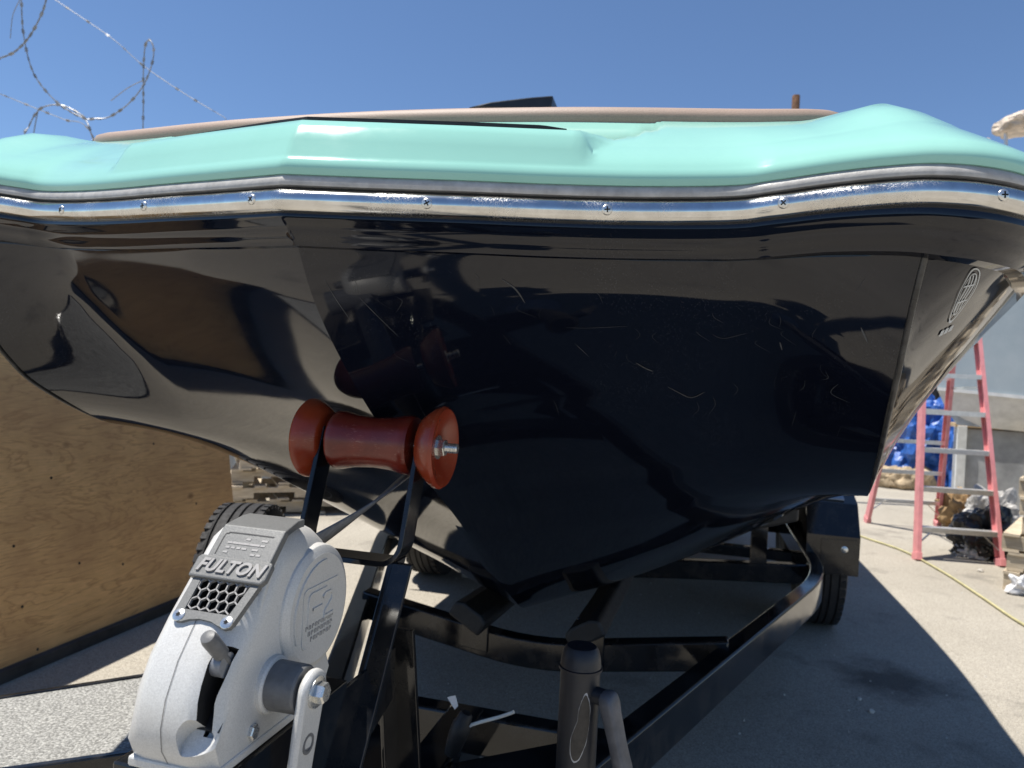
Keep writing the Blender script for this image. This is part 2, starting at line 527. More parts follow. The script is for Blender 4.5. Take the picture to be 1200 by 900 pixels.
# ================================================================== BOAT
boat = empty('wakeboard_boat', B(0, 2.5, 0.48))
tag(boat, 'big wakeboard boat with glossy navy hull and mint green deck on the trailer', 'boat')
RAIL = [(0, 0, 1.397), (0.1, 0.024, 1.399), (0.2, 0.05, 1.402), (0.3, 0.078, 1.405), (0.4, 0.107, 1.410), (0.5, 0.134, 1.418), (0.55, 0.130, 1.423),
        (0.60, 0.122, 1.428), (0.65, 0.113, 1.431), (0.695, 0.105, 1.431), (0.74, 0.107, 1.428), (0.785, 0.128, 1.425), (0.83, 0.174, 1.424),
        (0.866, 0.245, 1.424), (0.898, 0.33, 1.425), (0.928, 0.42, 1.427), (0.967, 0.58, 1.43), (1.022, 0.91, 1.432), (1.082, 1.43, 1.434), (1.14, 2.17, 1.434),
        (1.20, 3.3, 1.43), (1.20, 6.2, 1.41)]
INNER = [(0, 0.26, 1.585), (0.10, 0.262, 1.585), (0.19, 0.267, 1.585), (0.28, 0.273, 1.585), (0.37, 0.283, 1.585), (0.45, 0.296, 1.586), (0.52, 0.310, 1.588),
         (0.57, 0.325, 1.592), (0.605, 0.342, 1.597), (0.635, 0.365, 1.602), (0.655, 0.395, 1.603), (0.67, 0.43, 1.600), (0.685, 0.48, 1.595),
         (0.70, 0.54, 1.588), (0.715, 0.62, 1.58), (0.735, 0.73, 1.575), (0.76, 0.90, 1.575), (0.80, 1.2, 1.575), (0.86, 1.7, 1.575), (0.93, 2.3, 1.57),
         (0.99, 3.4, 1.56), (0.98, 6.1, 1.54)]
NR = 260
half_rail = spline(RAIL, NR)
half_inner = spline(INNER, NR)
def mir(p): return Vector((-p[0], p[1], p[2]))
rail_c = [mir(p) for p in half_rail[:0:-1]] + half_rail          # boat-frame centreline, port to starboard
inner_c = [mir(p) for p in half_inner[:0:-1]] + half_inner
NT = len(rail_c)
def plan_normal(i):
    a, b = rail_c[max(i - 1, 0)], rail_c[min(i + 1, NT - 1)]
    t = Vector((b[0] - a[0], b[1] - a[1], 0)).normalized()
    return Vector((t.y, -t.x, 0))
rail_n = [plan_normal(i) for i in range(NT)]
def outp(i, out, dz):
    p = rail_c[i] + rail_n[i] * out
    return B(p.x, p.y, p.z + dz)

# --- hull: rows keel / chine / gunwale, index aligned
KEEL = [(0, 0.033, 1.352), (0, 0.076, 1.292), (0, 0.151, 1.223), (0, 0.267, 1.137), (0, 0.406, 1.06), (0, 0.64, 0.935), (0, 0.868, 0.798),
        (0, 1.175, 0.613), (0, 1.42, 0.52), (0, 2.0, 0.487), (0, 3.2, 0.48), (0, 6.15, 0.48)]
CHINE = [(0.706, 0.148, 1.374), (0.701, 0.168, 1.320), (0.699, 0.208, 1.2435), (0.701, 0.252, 1.191), (0.711, 0.328, 1.139), (0.739, 0.510, 1.066), (0.765, 0.66, 1.050),
         (0.81, 0.95, 1.03), (0.90, 1.4, 1.0), (1.0, 2.0, 0.97), (1.09, 3.2, 0.93), (1.10, 6.15, 0.90)]
GUN = [(0.709, 0.152, 1.375), (0.757, 0.160, 1.373), (0.797, 0.202, 1.372), (0.830, 0.266, 1.372), (0.867, 0.340, 1.374), (0.900, 0.424, 1.376), (0.945, 0.57, 1.378),
       (1.0, 0.90, 1.38), (1.06, 1.42, 1.383), (1.12, 2.15, 1.384), (1.18, 3.3, 1.38), (1.18, 6.15, 1.36)]
CHINE_IN = [(0.706, 0.148, 1.374), (0.709, 0.188, 1.330), (0.715, 0.246, 1.288), (0.723, 0.308, 1.245), (0.735, 0.430, 1.148), (0.746, 0.545, 1.060)] + CHINE[6:]
NS, NU = 90, 34
def hull_bottom(s, u):
    k, c, ci = cat_rom(KEEL, s), cat_rom(CHINE, s), cat_rom(CHINE_IN, s)
    p = k.lerp(ci, u) + (c - ci) * max(0.0, (u - 0.72) / 0.28) ** 1.6      # face rolls into the corner edge
    bow = max(0.0, 1 - s * 2.3)
    ra = interp(abs(p.x), [0, 0.2, 0.4, 0.5, 0.55, 0.60, 0.65, 0.706], [0.033, 0.083, 0.140, 0.168, 0.166, 0.160, 0.153, 0.148])
    p.y += (ra - lerp(0.033, 0.148, u)) * bow                  # hollow between stem and corner, as the rail above
    p.z += 0.040 * 4 * u * (1 - u) * max(0.0, min(1, s * 3.2) - max(0, s - 0.50) * 4.0)      # flared hollow sections forward
    p.z -= 0.058 * math.sin(math.pi * u) * max(0.0, min(1, (s - 0.44) / 0.16)) * (1 - 0.5 * s)      # full belly further aft
    top = max(0.0, 1 - s * 9)
    p.z += top * (interp(abs(p.x), [0, 0.2, 0.4, 0.59, 0.706], [1.352, 1.355, 1.361, 1.373, 1.374]) - lerp(1.352, 1.374, u))
    return p
def hull_side(s, u):
    c, g_ = cat_rom(CHINE, s), cat_rom(GUN, s)
    p = c.lerp(g_, u)
    w = min(1.0, s * 6)
    p.x -= 0.020 * math.sin(math.pi * u) * w
    return p
hb = MB()
ss = [(i / NS) ** 1.35 for i in range(NS + 1)]
for sg in (1, -1):
    hb.grid([[B(sg * q.x, q.y, q.z) for q in (hull_bottom(s, j / NU) for j in range(NU + 1))] for s in ss], flip=sg < 0)
    hb.grid([[B(sg * q.x, q.y, q.z) for q in (hull_side(s, j / 14) for j in range(15))] for s in ss], flip=sg < 0)
    hb.grid([[B(sg * q.x, q.y, q.z + d) for d in (0.0, 0.03)] for q in (hull_bottom(0, j / NU) for j in range(NU + 1))])
    hb.grid([[B(sg * (q.x - d * 0.2), q.y + d * 0.2, q.z + d) for d in (0.0, 0.035)] for q in (hull_side(s, 1) for s in ss)])
# transom
tr = [hull_bottom(1, j / 8) for j in range(9)] + [hull_side(1, j / 6) for j in range(1, 7)]
ring = [B(q.x, q.y, q.z) for q in tr] + [B(-q.x, q.y, q.z) for q in tr[:0:-1]]
hb.add(ring, [tuple(range(len(ring)))])
hull = hb.build('hull', 'navy_gelcoat', boat, smooth=24)
# rounded bead down each bow corner, its paler colour painting the glint of lit ground
for sg in (1, -1):
    pb_ = [B(sg * q.x, q.y, q.z) for q in (cat_rom(CHINE, 0.005 + 0.445 * i / 30) for i in range(31))]
    MB().tube(pb_, [0.0036 if i < 27 else 0.0036 * (31 - i) / 5 for i in range(31)], 10).build('corner_bead', 'scuffed_glint_gelcoat', boat, smooth=60)
# moulded lip between hull and rub rail
LIP = [(0.002, -0.010), (0.0045, -0.0142), (0.0042, -0.0180), (-0.0005, -0.0202), (-0.0055, -0.0255), (-0.0095, -0.0268), (-0.0110, -0.0300), (-0.0170, -0.0375), (-0.0220, -0.0400), (-0.0255, -0.046), (-0.04, -0.0475), (-0.05, -0.030), (-0.05, 0.0), (-0.01, 0.005)]
def lipdrop(i):
    return interp(abs(rail_c[i][0]), [0, 0.4, 0.6, 0.72, 0.9], [1.0, 1.04, 1.12, 1.28, 1.2])
rows = []
for i in range(NT):
    k = lipdrop(i)
    rows.append([outp(i, a, b * (k if b < -0.012 else 1)) for a, b in LIP])
lip = MB().grid(rows, closed=True).build('hull_lip', 'navy_gelcoat', boat, smooth=50)
tag(lip, 'moulded glossy black lip under the steel rail')
# steel rub rail
prof = []
for j in range(13):
    a = math.pi * (j / 12) - math.pi / 2
    prof.append((0.003 + 0.0125 * math.cos(a), 0.0135 * math.sin(a)))
prof += [(-0.006, 0.0135), (-0.006, -0.0135)]
rail = MB().grid([[outp(i, a, b) for a, b in prof] for i in range(NT)], closed=True).build('rub_rail', 'polished_steel', boat, smooth=60)
tag(rail, 'scuffed polished steel rub rail')
fl = [(-0.004, 0.0168), (0.0078, 0.0172), (0.0088, 0.0205), (0.0072, 0.0262), (0.0036, 0.0302), (-0.004, 0.031)]
MB().grid([[outp(i, a, b) for a, b in fl] for i in range(NT)], closed=True).build('rail_gasket', 'grey_vinyl', boat, smooth=50)
bk = [(-0.012, 0.010), (-0.0005, 0.0115), (-0.0005, 0.0185), (-0.012, 0.019)]
MB().grid([[outp(i, a, b) for a, b in bk] for i in range(NT)], closed=True).build('rail_shadow_gap', 'black_rubber', boat)
# rail screws, one every 203 mm
cum = [0.0]
for i in range(1, NT):
    cum.append(cum[-1] + (rail_c[i] - rail_c[i - 1]).length)
mid = cum[NT // 2]
def at_len(L):
    for i in range(NT - 1):
        if cum[i + 1] >= L:
            return i, (L - cum[i]) / (cum[i + 1] - cum[i])
    return NT - 2, 1.0
for k in range(-4, 8):
    i, f = at_len(mid - 0.036 + 0.2035 * k)
    c = outp(i, 0.0148, 0.0).lerp(outp(i + 1, 0.0148, 0.0), f)
    n = (LAT * rail_n[i].x + AFT * rail_n[i].y).normalized()
    s = MB()
    s.lathe(c, n, [(-0.002, 0.0062), (0.0008, 0.0062), (0.0018, 0.0054), (0.0024, 0.0035), (0.0026, 0.0)], 20)
    sc = s.build('screw', 'zinc', rail, smooth=40)
    a = random.uniform(0, 1.5)
    e1 = n.cross(UP).normalized()
    e2 = n.cross(e1)
    u = e1 * math.cos(a) + e2 * math.sin(a)
    w = n.cross(u)
    x = MB().box(c + n * 0.0024, u * 0.0034, w * 0.0007, n * 0.0006).box(c + n * 0.00238, w * 0.0034, u * 0.0007, n * 0.0006)
    # cross recess: bars in the screw's own mesh, its shade painted near black
    me = sc.data
    me.materials.append(M['recess_shade'])
    bm = bmesh.new()
    bm.from_mesh(me)
    vsx = [bm.verts.new(p) for p in x.v]
    for fc in x.f:
        q = bm.faces.new([vsx[t] for t in fc])
        q.material_index = 1
    bm.to_mesh(me)
    bm.free()

# --- mint deck
WS = [0, 0.03, 0.07, 0.11, 0.16, 0.21, 0.235, 0.255, 0.30, 0.40, 0.55, 0.75, 1.0]
KC = [0, 0.15, 0.29, 0.375, 0.405, 0.415, 0.42, 0.425, 0.437, 0.460, 0.535, 0.74, 1.0]        # centre cap: steep face, then a flat top
KH = [0, 0.055, 0.115, 0.165, 0.225, 0.28, 0.305, 0.33, 0.38, 0.49, 0.64, 0.82, 1.0]         # sloping horns
KT = [0, 0.060, 0.128, 0.192, 0.272, 0.348, 0.385, 0.418, 0.50, 0.665, 0.855, 0.965, 1.0]             # horn tips and side decks
def deck_pt(i, wi):
    r, q = rail_c[i], inner_c[i]
    lat = abs(r.x)
    c = max(0, min(1, (0.343 + max(0.0, WS[wi] - 0.16) * 0.16 - lat) / 0.018))
    c = c * c * (3 - 2 * c)
    h = max(0, min(1, (lat - 0.60) / 0.13))
    h = h * h * (3 - 2 * h)
    k = KC[wi] * c + (1 - c) * (KH[wi] * (1 - h) + KT[wi] * h)
    p = r.lerp(q, WS[wi])
    return B(p.x, p.y, lerp(r.z + 0.055, q.z, k))
rows = []
for i in range(NT):
    rows.append([outp(i, -0.006, 0.028), outp(i, 0.0055, 0.0305), outp(i, 0.0085, 0.037), outp(i, 0.0078, 0.0440), outp(i, 0.003, 0.0500)] + [deck_pt(i, w) for w in range(len(WS))])
deck = MB().grid(rows).build('deck', 'mint_gelcoat', boat, smooth=40)
# hatch seam on the nose cap
def deck_at(i, w):
    for j in range(len(WS) - 1):
        if w <= WS[j + 1]:
            return deck_pt(i, j).lerp(deck_pt(i, j + 1), (w - WS[j]) / (WS[j + 1] - WS[j]))
rows = []
for i in range(NT):
    l = rail_c[i][0]
    if -0.20 <= l <= 0.31:
        th = 0.0035 * min(1, (l + 0.20) / 0.15) * min(1, (0.31 - l) / 0.03) + 0.0004
        p = deck_at(i, 0.150)
        rows.append([p + UP * 0.0005, p + UP * (0.0008 + th), p + UP * (0.0006 + th) + AFT * 0.006, p + AFT * 0.006])
MB().grid(rows, closed=True).build('hatch_seam', 'black_rubber', deck)
# tan bolster round the bow cockpit
pth, sd, up = [], [], []
for i in range(NT):
    if abs(inner_c[i].x) <= 0.86:
        q = inner_c[i]
        pth.append(B(q.x, q.y, q.z))
for i in range(len(pth)):
    t = (pth[min(i + 1, len(pth) - 1)] - pth[max(i - 1, 0)]).normalized()
    sd.append(t.cross(UP).normalized())
prof = [(0.012, -0.012), (0.016, 0.001), (0.012, 0.011), (0.0, 0.0175), (-0.018, 0.0195), (-0.05, 0.0195), (-0.075, 0.015), (-0.08, -0.05), (-0.03, -0.05)]
bol = MB().sweep(pth, prof, sd, UP).build('bow_bolster', 'tan_vinyl', boat, smooth=50)
tag(bol, 'tan vinyl bolster along the bow edge')
# tan bow seat between the bolsters, then cockpit sole, windshield and mirror
cus = [q for q in inner_c if q.y < 1.6]
ring = [B(q.x * 0.9, q.y + 0.05, 1.55) for q in cus]
MB().prism(ring, (0, 0, -0.10)).build('bow_seat', 'tan_vinyl', boat)
sole = [B(-0.9, 1.55, 1.0), B(0.9, 1.55, 1.0), B(0.98, 6.1, 1.0), B(-0.98, 6.1, 1.0)]
MB().prism(sole, (0, 0, 0.02)).build('cockpit_sole', 'grey_vinyl', boat)
for sg in (1, -1):
    q = [B(sg * 0.06, 2.25, 1.60), B(sg * 0.86, 2.75, 1.60), B(sg * 0.80, 3.0, 1.98), B(sg * 0.06, 2.55, 2.0)]
    MB().prism(q, AFT * 0.012).build('windshield_pane', 'smoked_glass', boat)
MB().tube([B(-0.25, 2.60, 1.90), B(-0.27, 2.58, 2.15), at(612, 119, 3.17)], 0.014, 8).build('mirror_arm', 'black_enamel', boat)
mc = B(-0.34, 2.3, 0)
mq = [at(548, 125.5, 3.1), at(575, 119, 3.1), at(622, 113.5, 3.1), at(648, 111.5, 3.1), at(646, 125, 3.1), at(640, 128, 3.1)]
mm = MB().prism(mq, Vector((0.05, 0.16, -0.03))).build('mirror', 'black_plastic', boat, bevel=0.006)
tag(mm, 'black wing mirror showing above the bow')
# scratches: thin dull strips on the gelcoat
sc = MB()
def bottom_normal(s, u, sg=1):
    e = 0.004
    P = lambda a, b: (lambda q: B(sg * q.x, q.y, q.z))(hull_bottom(a, b))
    n = (P(s + e, u) - P(s - e, u)).cross(P(s, u + e) - P(s, u - e)).normalized()
    if n.dot(Vector((0, -1, -0.5))) < 0: n = -n
    return n
def scratch(pts, w=0.0007):
    w *= 0.6
    line = spline([Vector((a, b, 0)) for a, b in pts], 10)
    P = []
    for q in line:
        h = hull_bottom(q.x, q.y)
        P.append(B(h.x, h.y, h.z) + bottom_normal(q.x, q.y) * 0.0006)
    rows = []
    for i in range(len(P)):
        t = (P[min(i + 1, 9)] - P[max(i - 1, 0)]).normalized()
        n = bottom_normal(line[i].x, line[i].y)
        sdv = t.cross(n) * w * (0.25 + 0.75 * math.sin(math.pi * i / 9))
        rows.append([P[i] - sdv, P[i] + sdv])
    sc.grid(rows)
for pts, w in [([(.165, .42), (.168, .46), (.166, .53)], .0005), ([(.185, .68), (.195, .70), (.18, .74)], .0005), ([(.06, .33), (.08, .35), (.11, .36)], .0018),
               ([(.2, .43), (.23, .45)], .0005), ([(.25, .91), (.275, .90), (.278, .935)], .0006), ([(.25, .535), (.262, .55), (.27, .565)], .0018),
               ([(.3, .59), (.318, .63), (.31, .66)], .0016), ([(.13, .93), (.15, .945)], .0018), ([(.19, .80), (.21, .805)], .0016), ([(.09, .08), (.16, .12)], .0006), ([(.06, .03), (.13, .05)], .0007)]:
    scratch(pts, w)
for k in range(34):
    s0, u0 = random.uniform(.04, .33), random.uniform(.02, .97)
    scratch([(s0, u0), (s0 + .012 + random.uniform(-.003, .003), u0 + random.uniform(-.008, .012)), (s0 + .025 + random.uniform(-.005, .005), u0 + random.uniform(-.012, .025))], random.uniform(.00012, .0003))
o = sc.build('scratches', 'scratch_white', hull)
tag(o, 'fine pale scratches in the dark gelcoat', kind='stuff')
# oval emblem on the starboard bow side
def side_pt(s, u, off=0.0):
    e = 0.003
    P = lambda a, b: (lambda q: B(q.x, q.y, q.z))(hull_side(a, b))
    n = (P(s + e, u) - P(s - e, u)).cross(P(s, u + e) - P(s, u - e)).normalized()
    if n.dot(LAT) < 0: n = -n
    return P(s, u) + n * off
def em_pt(x, y):                       # oval standing along the bow flare
    return side_pt(0.187 + 0.0125 * x - 0.066 * y, 0.785 + 0.045 * x + 0.135 * y, 0.0012)
em = MB()
def em_ring(k0, k1, n=48):
    em.grid([[em_pt(k * math.sin(a), k * math.cos(a)) for k in (k0, k1)] for a in (2 * math.pi * i / n for i in range(n + 1))])
em_ring(0.92, 1.0)
em_ring(0.70, 0.75)
for xx in (-0.36, 0.0, 0.36):
    h = math.sqrt(1 - xx * xx) * 0.66
    em.grid([[em_pt(xx + 0.14 * math.sin(y * 5) + d, y) for d in (-0.06, 0.06)] for y in (-h + 2 * h * i / 14 for i in range(15))])
for yy in (-0.3, 0.25):
    em.grid([[em_pt(x, yy + d) for d in (-0.025, 0.025)] for x in (-0.6, 0.6)])
for x0, x1 in ((-0.9, -0.35), (-0.2, 0.3), (0.45, 0.95)):
    em.grid([[em_pt(x0, y), em_pt(x1, y)] for y in (-1.16, -1.32)])
o = em.build('emblem', 'emblem_silver', hull)
tag(o, 'silver oval emblem outline on the bow side')

# ================================================================== TRAILER
trailer = empty('boat_trailer', T(0, 1.0, 0.0))
tag(trailer, 'black steel boat trailer with winch post, red bow roller and jack under the boat', 'trailer')
TRL = trailer.location.copy()
def beam(path, w, h, name, mat='black_enamel', parent=None, bevel=0.006):
    # path: trailer-frame points at beam centre, w across, h tall
    P = [T(*p) for p in path]
    sd = []
    for i in range(len(P)):
        ts = []
        if i > 0: ts.append((P[i] - P[i - 1]).normalized())
        if i < len(P) - 1: ts.append((P[i + 1] - P[i]).normalized())
        t = sum(ts, Vector()).normalized()
        s_ = t.cross(UP).normalized()
        if len(ts) == 2:
            s_ = s_ / max(0.5, s_.dot(ts[0].cross(UP).normalized()))
        sd.append(s_)
    prof = [(-w / 2, -h / 2), (w / 2, -h / 2), (w / 2, h / 2), (-w / 2, h / 2)]
    return MB().sweep(P, prof, sd, UP).build(name, mat, parent or trailer, bevel=bevel, smooth=35)
def bend(pts, n=6, k=0.25):
    out = [Vector(pts[0])]
    for i in range(1, len(pts) - 1):
        a, b, c = Vector(pts[i - 1]), Vector(pts[i]), Vector(pts[i + 1])
        p, q = b.lerp(a, min(0.45, k / (a - b).length)), b.lerp(c, min(0.45, k / (c - b).length))
        for j in range(n + 1):
            t = j / n
            out.append(p.lerp(b, t).lerp(b.lerp(q, t), t))
    out.append(Vector(pts[-1]))
    return out
for sg in (1, -1):
    beam(bend([(sg * 0.06, -0.18, 0.45), (sg * 0.965, 2.17, 0.45), (sg * 0.97, 6.6, 0.45)], 10, 0.30), 0.055, 0.105, 'frame_rail')
beam([(0, -1.9, 0.452), (0, 0.52, 0.452)], 0.076, 0.10, 'tongue')
beam([(-0.30, 0.52, 0.452), (0.30, 0.52, 0.452)], 0.05, 0.085, 'crossmember')
beam(bend([(-0.56, 1.15, 0.475), (-0.34, 1.15, 0.44), (0.0, 1.15, 0.385), (0.34, 1.15, 0.44), (0.56, 1.15, 0.475)], 6, 0.16), 0.055, 0.085, 'crossmember')
for v in (2.4, 3.9, 5.2):
    beam(bend([(-0.94, v, 0.44), (-0.4, v, 0.40), (0, v, 0.36), (0.4, v, 0.40), (0.94, v, 0.44)], 6, 0.16), 0.055, 0.085, 'crossmember')
# gussets in the tongue V
for sg in (1, -1):
    q = [T(sg * 0.045, 0.06, 0.497), T(sg * 0.17, 0.10, 0.497), T(sg * 0.27, 0.49, 0.497), T(sg * 0.045, 0.30, 0.497)]
    MB().prism(q, (0, 0, -0.006)).build('gusset_plate', 'black_enamel', trailer)
# bunks carrying the hull
for sg in (1, -1):
    P = [T(sg * 0.16, 1.02, 0.535), T(sg * 0.16, 1.5, 0.50), T(sg * 0.18, 2.6, 0.49)]
    mb = MB()
    n = (UP * 0.85 - LAT * sg * 0.5).normalized()
    sdv = AFT.cross(n).normalized()
    mb.sweep(P, [(-0.055, -0.05), (0.055, -0.05), (0.055, -0.005), (0.03, 0.008), (-0.03, 0.008), (-0.055, -0.005)], sdv, n)
    mb.build('keel_bunk', 'black_rubber', trailer, bevel=0.008)
    c = T(sg * 0.175, 1.115, 0.455)
    MB().prism([c + LAT * -0.042 + UP * 0.075, c + LAT * 0.042 + UP * 0.06, c + LAT * 0.042 - UP * 0.07, c - LAT * 0.042 - UP * 0.06], AFT * 0.008).build('bunk_bracket', 'black_enamel', trailer, bevel=0.003)
    P = [T(sg * 0.72, 1.6, 0.80), T(sg * 0.74, 3.5, 0.80), T(sg * 0.74, 5.9, 0.80)]
    mb = MB().sweep(P, [(-0.07, -0.03), (0.07, -0.03), (0.07, 0.02), (-0.07, 0.02)], (LAT * 0.94 + UP * sg * 0.3), UP)
    mb.build('bunk', 'black_rubber', trailer, bevel=0.008)
    for v in (2.4, 3.9, 5.2):
        MB().box(T(sg * 0.73, v, 0.61), LAT * 0.035, AFT * 0.025, UP * 0.17).build('bunk_post', 'black_enamel', trailer, bevel=0.003)
# wheels: two axles a side
def wheel(l, v, parent, name='wheel', r=0.335, w=0.205, centre=None, axis=None):
    c = centre if centre is not None else T(l, v, r)
    ax = axis if axis is not None else LAT
    e = empty(name, c, parent) if parent is not None else empty(name, c)
    prof = [(-w * .42, r * .58), (-w * .5, r * .70), (-w * .5, r * .86), (-w * .44, r * .955), (-w * .34, r * .99), (-w * .30, r), (-w * .29, r * .972), (-w * .26, r * .972), (-w * .25, r),
            (-w * .10, r * 1.005), (-w * .09, r * .975), (-w * .06, r * .975), (-w * .05, r * 1.005), (w * .05, r * 1.005), (w * .06, r * .975), (w * .09, r * .975), (w * .10, r * 1.005),
            (w * .25, r), (w * .26, r * .972), (w * .29, r * .972), (w * .30, r), (w * .34, r * .99), (w * .44, r * .955), (w * .5, r * .86), (w * .5, r * .70), (w * .42, r * .58)]
    mb = MB().lathe(c, ax, prof, 56)
    # tread blocks on both shoulders
    u = UP.cross(ax).normalized()
    for k in range(44):
        a = 2 * math.pi * k / 44
        for sg in (1, -1):
            rd = u * math.cos(a) + ax.cross(u) * math.sin(a)
            tg = ax.cross(rd)
            mb.box(c + rd * (r * .975) + ax * sg * w * .385, rd * r * .022, tg * r * .045, ax * w * .055)
    mb.build('tyre', 'tyre_rubber', e, smooth=35)
    rim = MB().lathe(c, ax, [(-w * .40, r * .60), (-w * .43, r * .585), (-w * .40, r * .55), (-w * .2, r * .52), (-w * .16, r * .18), (w * .16, r * .18), (w * .2, r * .52), (w * .40, r * .55), (w * .43, r * .585), (w * .40, r * .60)], 40)
    rim.build('rim', 'dull_zinc', e, smooth=40)
    return e
for l in (1.105, -1.105):
    for v in (3.24, 4.10):
        wheel(l, v, trailer)
# angular fenders over each pair
for sg in (1, -1):
    f = MB()
    sec = [(2.80, 0.36), (2.80, 0.545), (2.90, 0.69), (3.08, 0.755), (4.26, 0.755), (4.46, 0.69), (4.56, 0.52), (4.56, 0.36)]
    li, lo = 0.985, 1.222
    rows = [[T(sg * li, v, z), T(sg * lo, v, z)] for v, z in sec]
    f.grid(rows)
    # outer skirt with wheel opening
    f.grid([[T(sg * lo, v, z), T(sg * lo, lerp(v, 3.67, 0.10), max(0.40, z - 0.18))] for v, z in sec[1:-1]])
    fo = f.build('fender', 'black_enamel', trailer, solid=0.008)
    mk = MB().box(T(sg * 1.10, 2.973, 0.727), LAT * 0.066, (AFT * 0.18 + UP * 0.065).normalized() * 0.055, (UP * 0.18 - AFT * 0.065).normalized() * 0.004)
    tag(mk.build('marker_label', 'marker_lens', fo), 'pale rectangular label on the fender')
    MB().lathe(T(sg * 1.155, 2.798, 0.485), -AFT, [(0, 0.016), (0.006, 0.016), (0.008, 0.009), (0.013, 0.008), (0.014, 0.0)], 14).build('bolt', 'zinc', fo, smooth=40)
    q = [T(sg * 1.05, 2.796, 0.43), T(sg * 1.21, 2.796, 0.46), T(sg * 1.21, 2.796, 0.535), T(sg * 1.05, 2.796, 0.525)]
    MB().prism(q, -AFT * 0.004).build('splash_plate', 'black_enamel', fo)
beam([(-1.0, 3.24, 0.335), (1.0, 3.24, 0.335)], 0.06, 0.06, 'axle')
beam([(-1.0, 4.10, 0.335), (1.0, 4.10, 0.335)], 0.06, 0.06, 'axle')

# --- winch post
post = empty('winch_post', T(0, -0.05, 0.5), trailer)
for sg in (1, -1):
    l = sg * 0.062
    q = [T(l, -0.075, 0.955), T(l, -0.03, 0.955), T(l, -0.275, 0.50), T(l, -0.345, 0.50)]
    MB().prism(q, LAT * sg * 0.008).build('front_strut', 'black_enamel', post, bevel=0.0015)
    MB().prism([p + LAT * sg * 0.008 for p in (q[0], q[0] + AFT * 0.008, q[3] + AFT * 0.008, q[3])], LAT * sg * 0.026).build('strut_flange', 'black_enamel', post, bevel=0.001)
    l = sg * 0.056
    q = [T(l, -0.085, 0.86), T(l, -0.04, 0.86), T(l, 0.05, 0.50), T(l, -0.012, 0.50)]
    MB().prism(q, LAT * sg * 0.006).build('rear_strut', 'black_enamel', post, bevel=0.0015)
    MB().prism([q[1], q[1] - AFT * 0.008, q[2] - AFT * 0.008, q[2]], LAT * sg * 0.036).build('strut_flange', 'black_enamel', post, bevel=0.001)
MB().box(T(0.02, -0.31, 0.842), LAT * 0.054, AFT * 0.115, UP * 0.006).build('winch_bracket', 'black_enamel', post, bevel=0.002)
for l in (-0.034, 0.069):
    q = [T(l, -0.425, 0.84), T(l, -0.06, 0.84), T(l, -0.06, 0.77), T(l, -0.30, 0.70), T(l, -0.425, 0.79)]
    MB().prism(q, LAT * 0.005).build('bracket_cheek', 'black_enamel', post, bevel=0.001)
MB().box(T(0.02, -0.418, 0.79), LAT * 0.0485, AFT * 0.004, UP * 0.046).build('bracket_cheek', 'black_enamel', post)
# roller yoke: one flat bar bent to a U
hw, r0 = 0.072, 0.022
arc = []
top_z, bot_z = 1.125, 0.955
arc.append((-hw, top_z)); 
for j in range(7):
    a = math.pi + j / 6 * math.pi / 2
    arc.append((-hw + r0 + r0 * math.cos(a), bot_z + r0 + r0 * math.sin(a)))
for j in range(7):
    a = 1.5 * math.pi + j / 6 * math.pi / 2
    arc.append((hw - r0 + r0 * math.cos(a), bot_z + r0 + r0 * math.sin(a)))
arc.append((hw, top_z))
def yoke(l, z, off, dv):
    k = (z - bot_z) / (top_z - bot_z)
    return T(l, -0.055 + 0.055 * k + dv, z)
rows = []
for i, (l, z) in enumerate(arc):
    a, b = arc[max(i - 1, 0)], arc[min(i + 1, len(arc) - 1)]
    t = Vector((b[0] - a[0], b[1] - a[1], 0)).normalized()
    n = Vector((t.y, -t.x, 0))
    rows.append([yoke(l + n.x * o_, z + n.y * o_, 0, dv) for o_, dv in ((0.0, -0.021), (0.007, -0.021), (0.007, 0.021), (0.0, 0.021))])
MB().sweep([Vector()] * 0 or [Vector((0, 0, 0))] * 0 or [], [], LAT, UP) if False else None
yk = MB()
yk.grid(rows, closed=True)
nn = len(rows)
yk.f.append((0, 1, 2, 3)); yk.f.append(tuple((nn - 1) * 4 + j for j in (3, 2, 1, 0)))
yk.build('roller_yoke', 'black_enamel', post, bevel=0.001, smooth=35)
# --- red bow roller
rol = empty('bow_roller', T(0, 0, 1.105), trailer)
rc = T(0, 0, 1.105)
spool = [(-0.062, 0.008), (-0.062, 0.040), (-0.058, 0.0425), (-0.050, 0.0425), (-0.03, 0.0380), (0, 0.0360), (0.03, 0.0380), (0.050, 0.0425), (0.058, 0.0425), (0.062, 0.040), (0.062, 0.008)]
tag(MB().lathe(rc, LAT, spool, 48).build('spool', 'red_urethane', rol, smooth=40), 'waisted red roller spool')
for sg in (1, -1):
    bell = [(0.074, 0.008), (0.074, 0.034), (0.077, 0.042), (0.088, 0.051), (0.098, 0.0575), (0.104, 0.0585), (0.108, 0.055), (0.107, 0.048), (0.099, 0.030), (0.095, 0.014), (0.095, 0.008)]
    tag(MB().lathe(rc, LAT * sg, bell, 48).build('bell', 'orange_urethane', rol, smooth=40), 'flared red end bell of the roller')
MB().lathe(rc, LAT, [(-0.122, 0.0062), (0.124, 0.0062), (0.126, 0.005)], 14).build('axle_bolt', 'zinc', rol, smooth=40)
for k in range(7):
    pass
thr = MB()
for k in range(9):
    t = 0.108 + k * 0.002
    thr.lathe(rc, LAT, [(t, 0.0063), (t + 0.0008, 0.0072), (t + 0.0016, 0.0063)], 14)
thr.build('bolt_thread', 'zinc', rol, smooth=30)
MB().lathe(rc, LAT, [(0.094, 0.017), (0.0975, 0.017), (0.0975, 0.012)], 18).build('washer', 'zinc', rol)
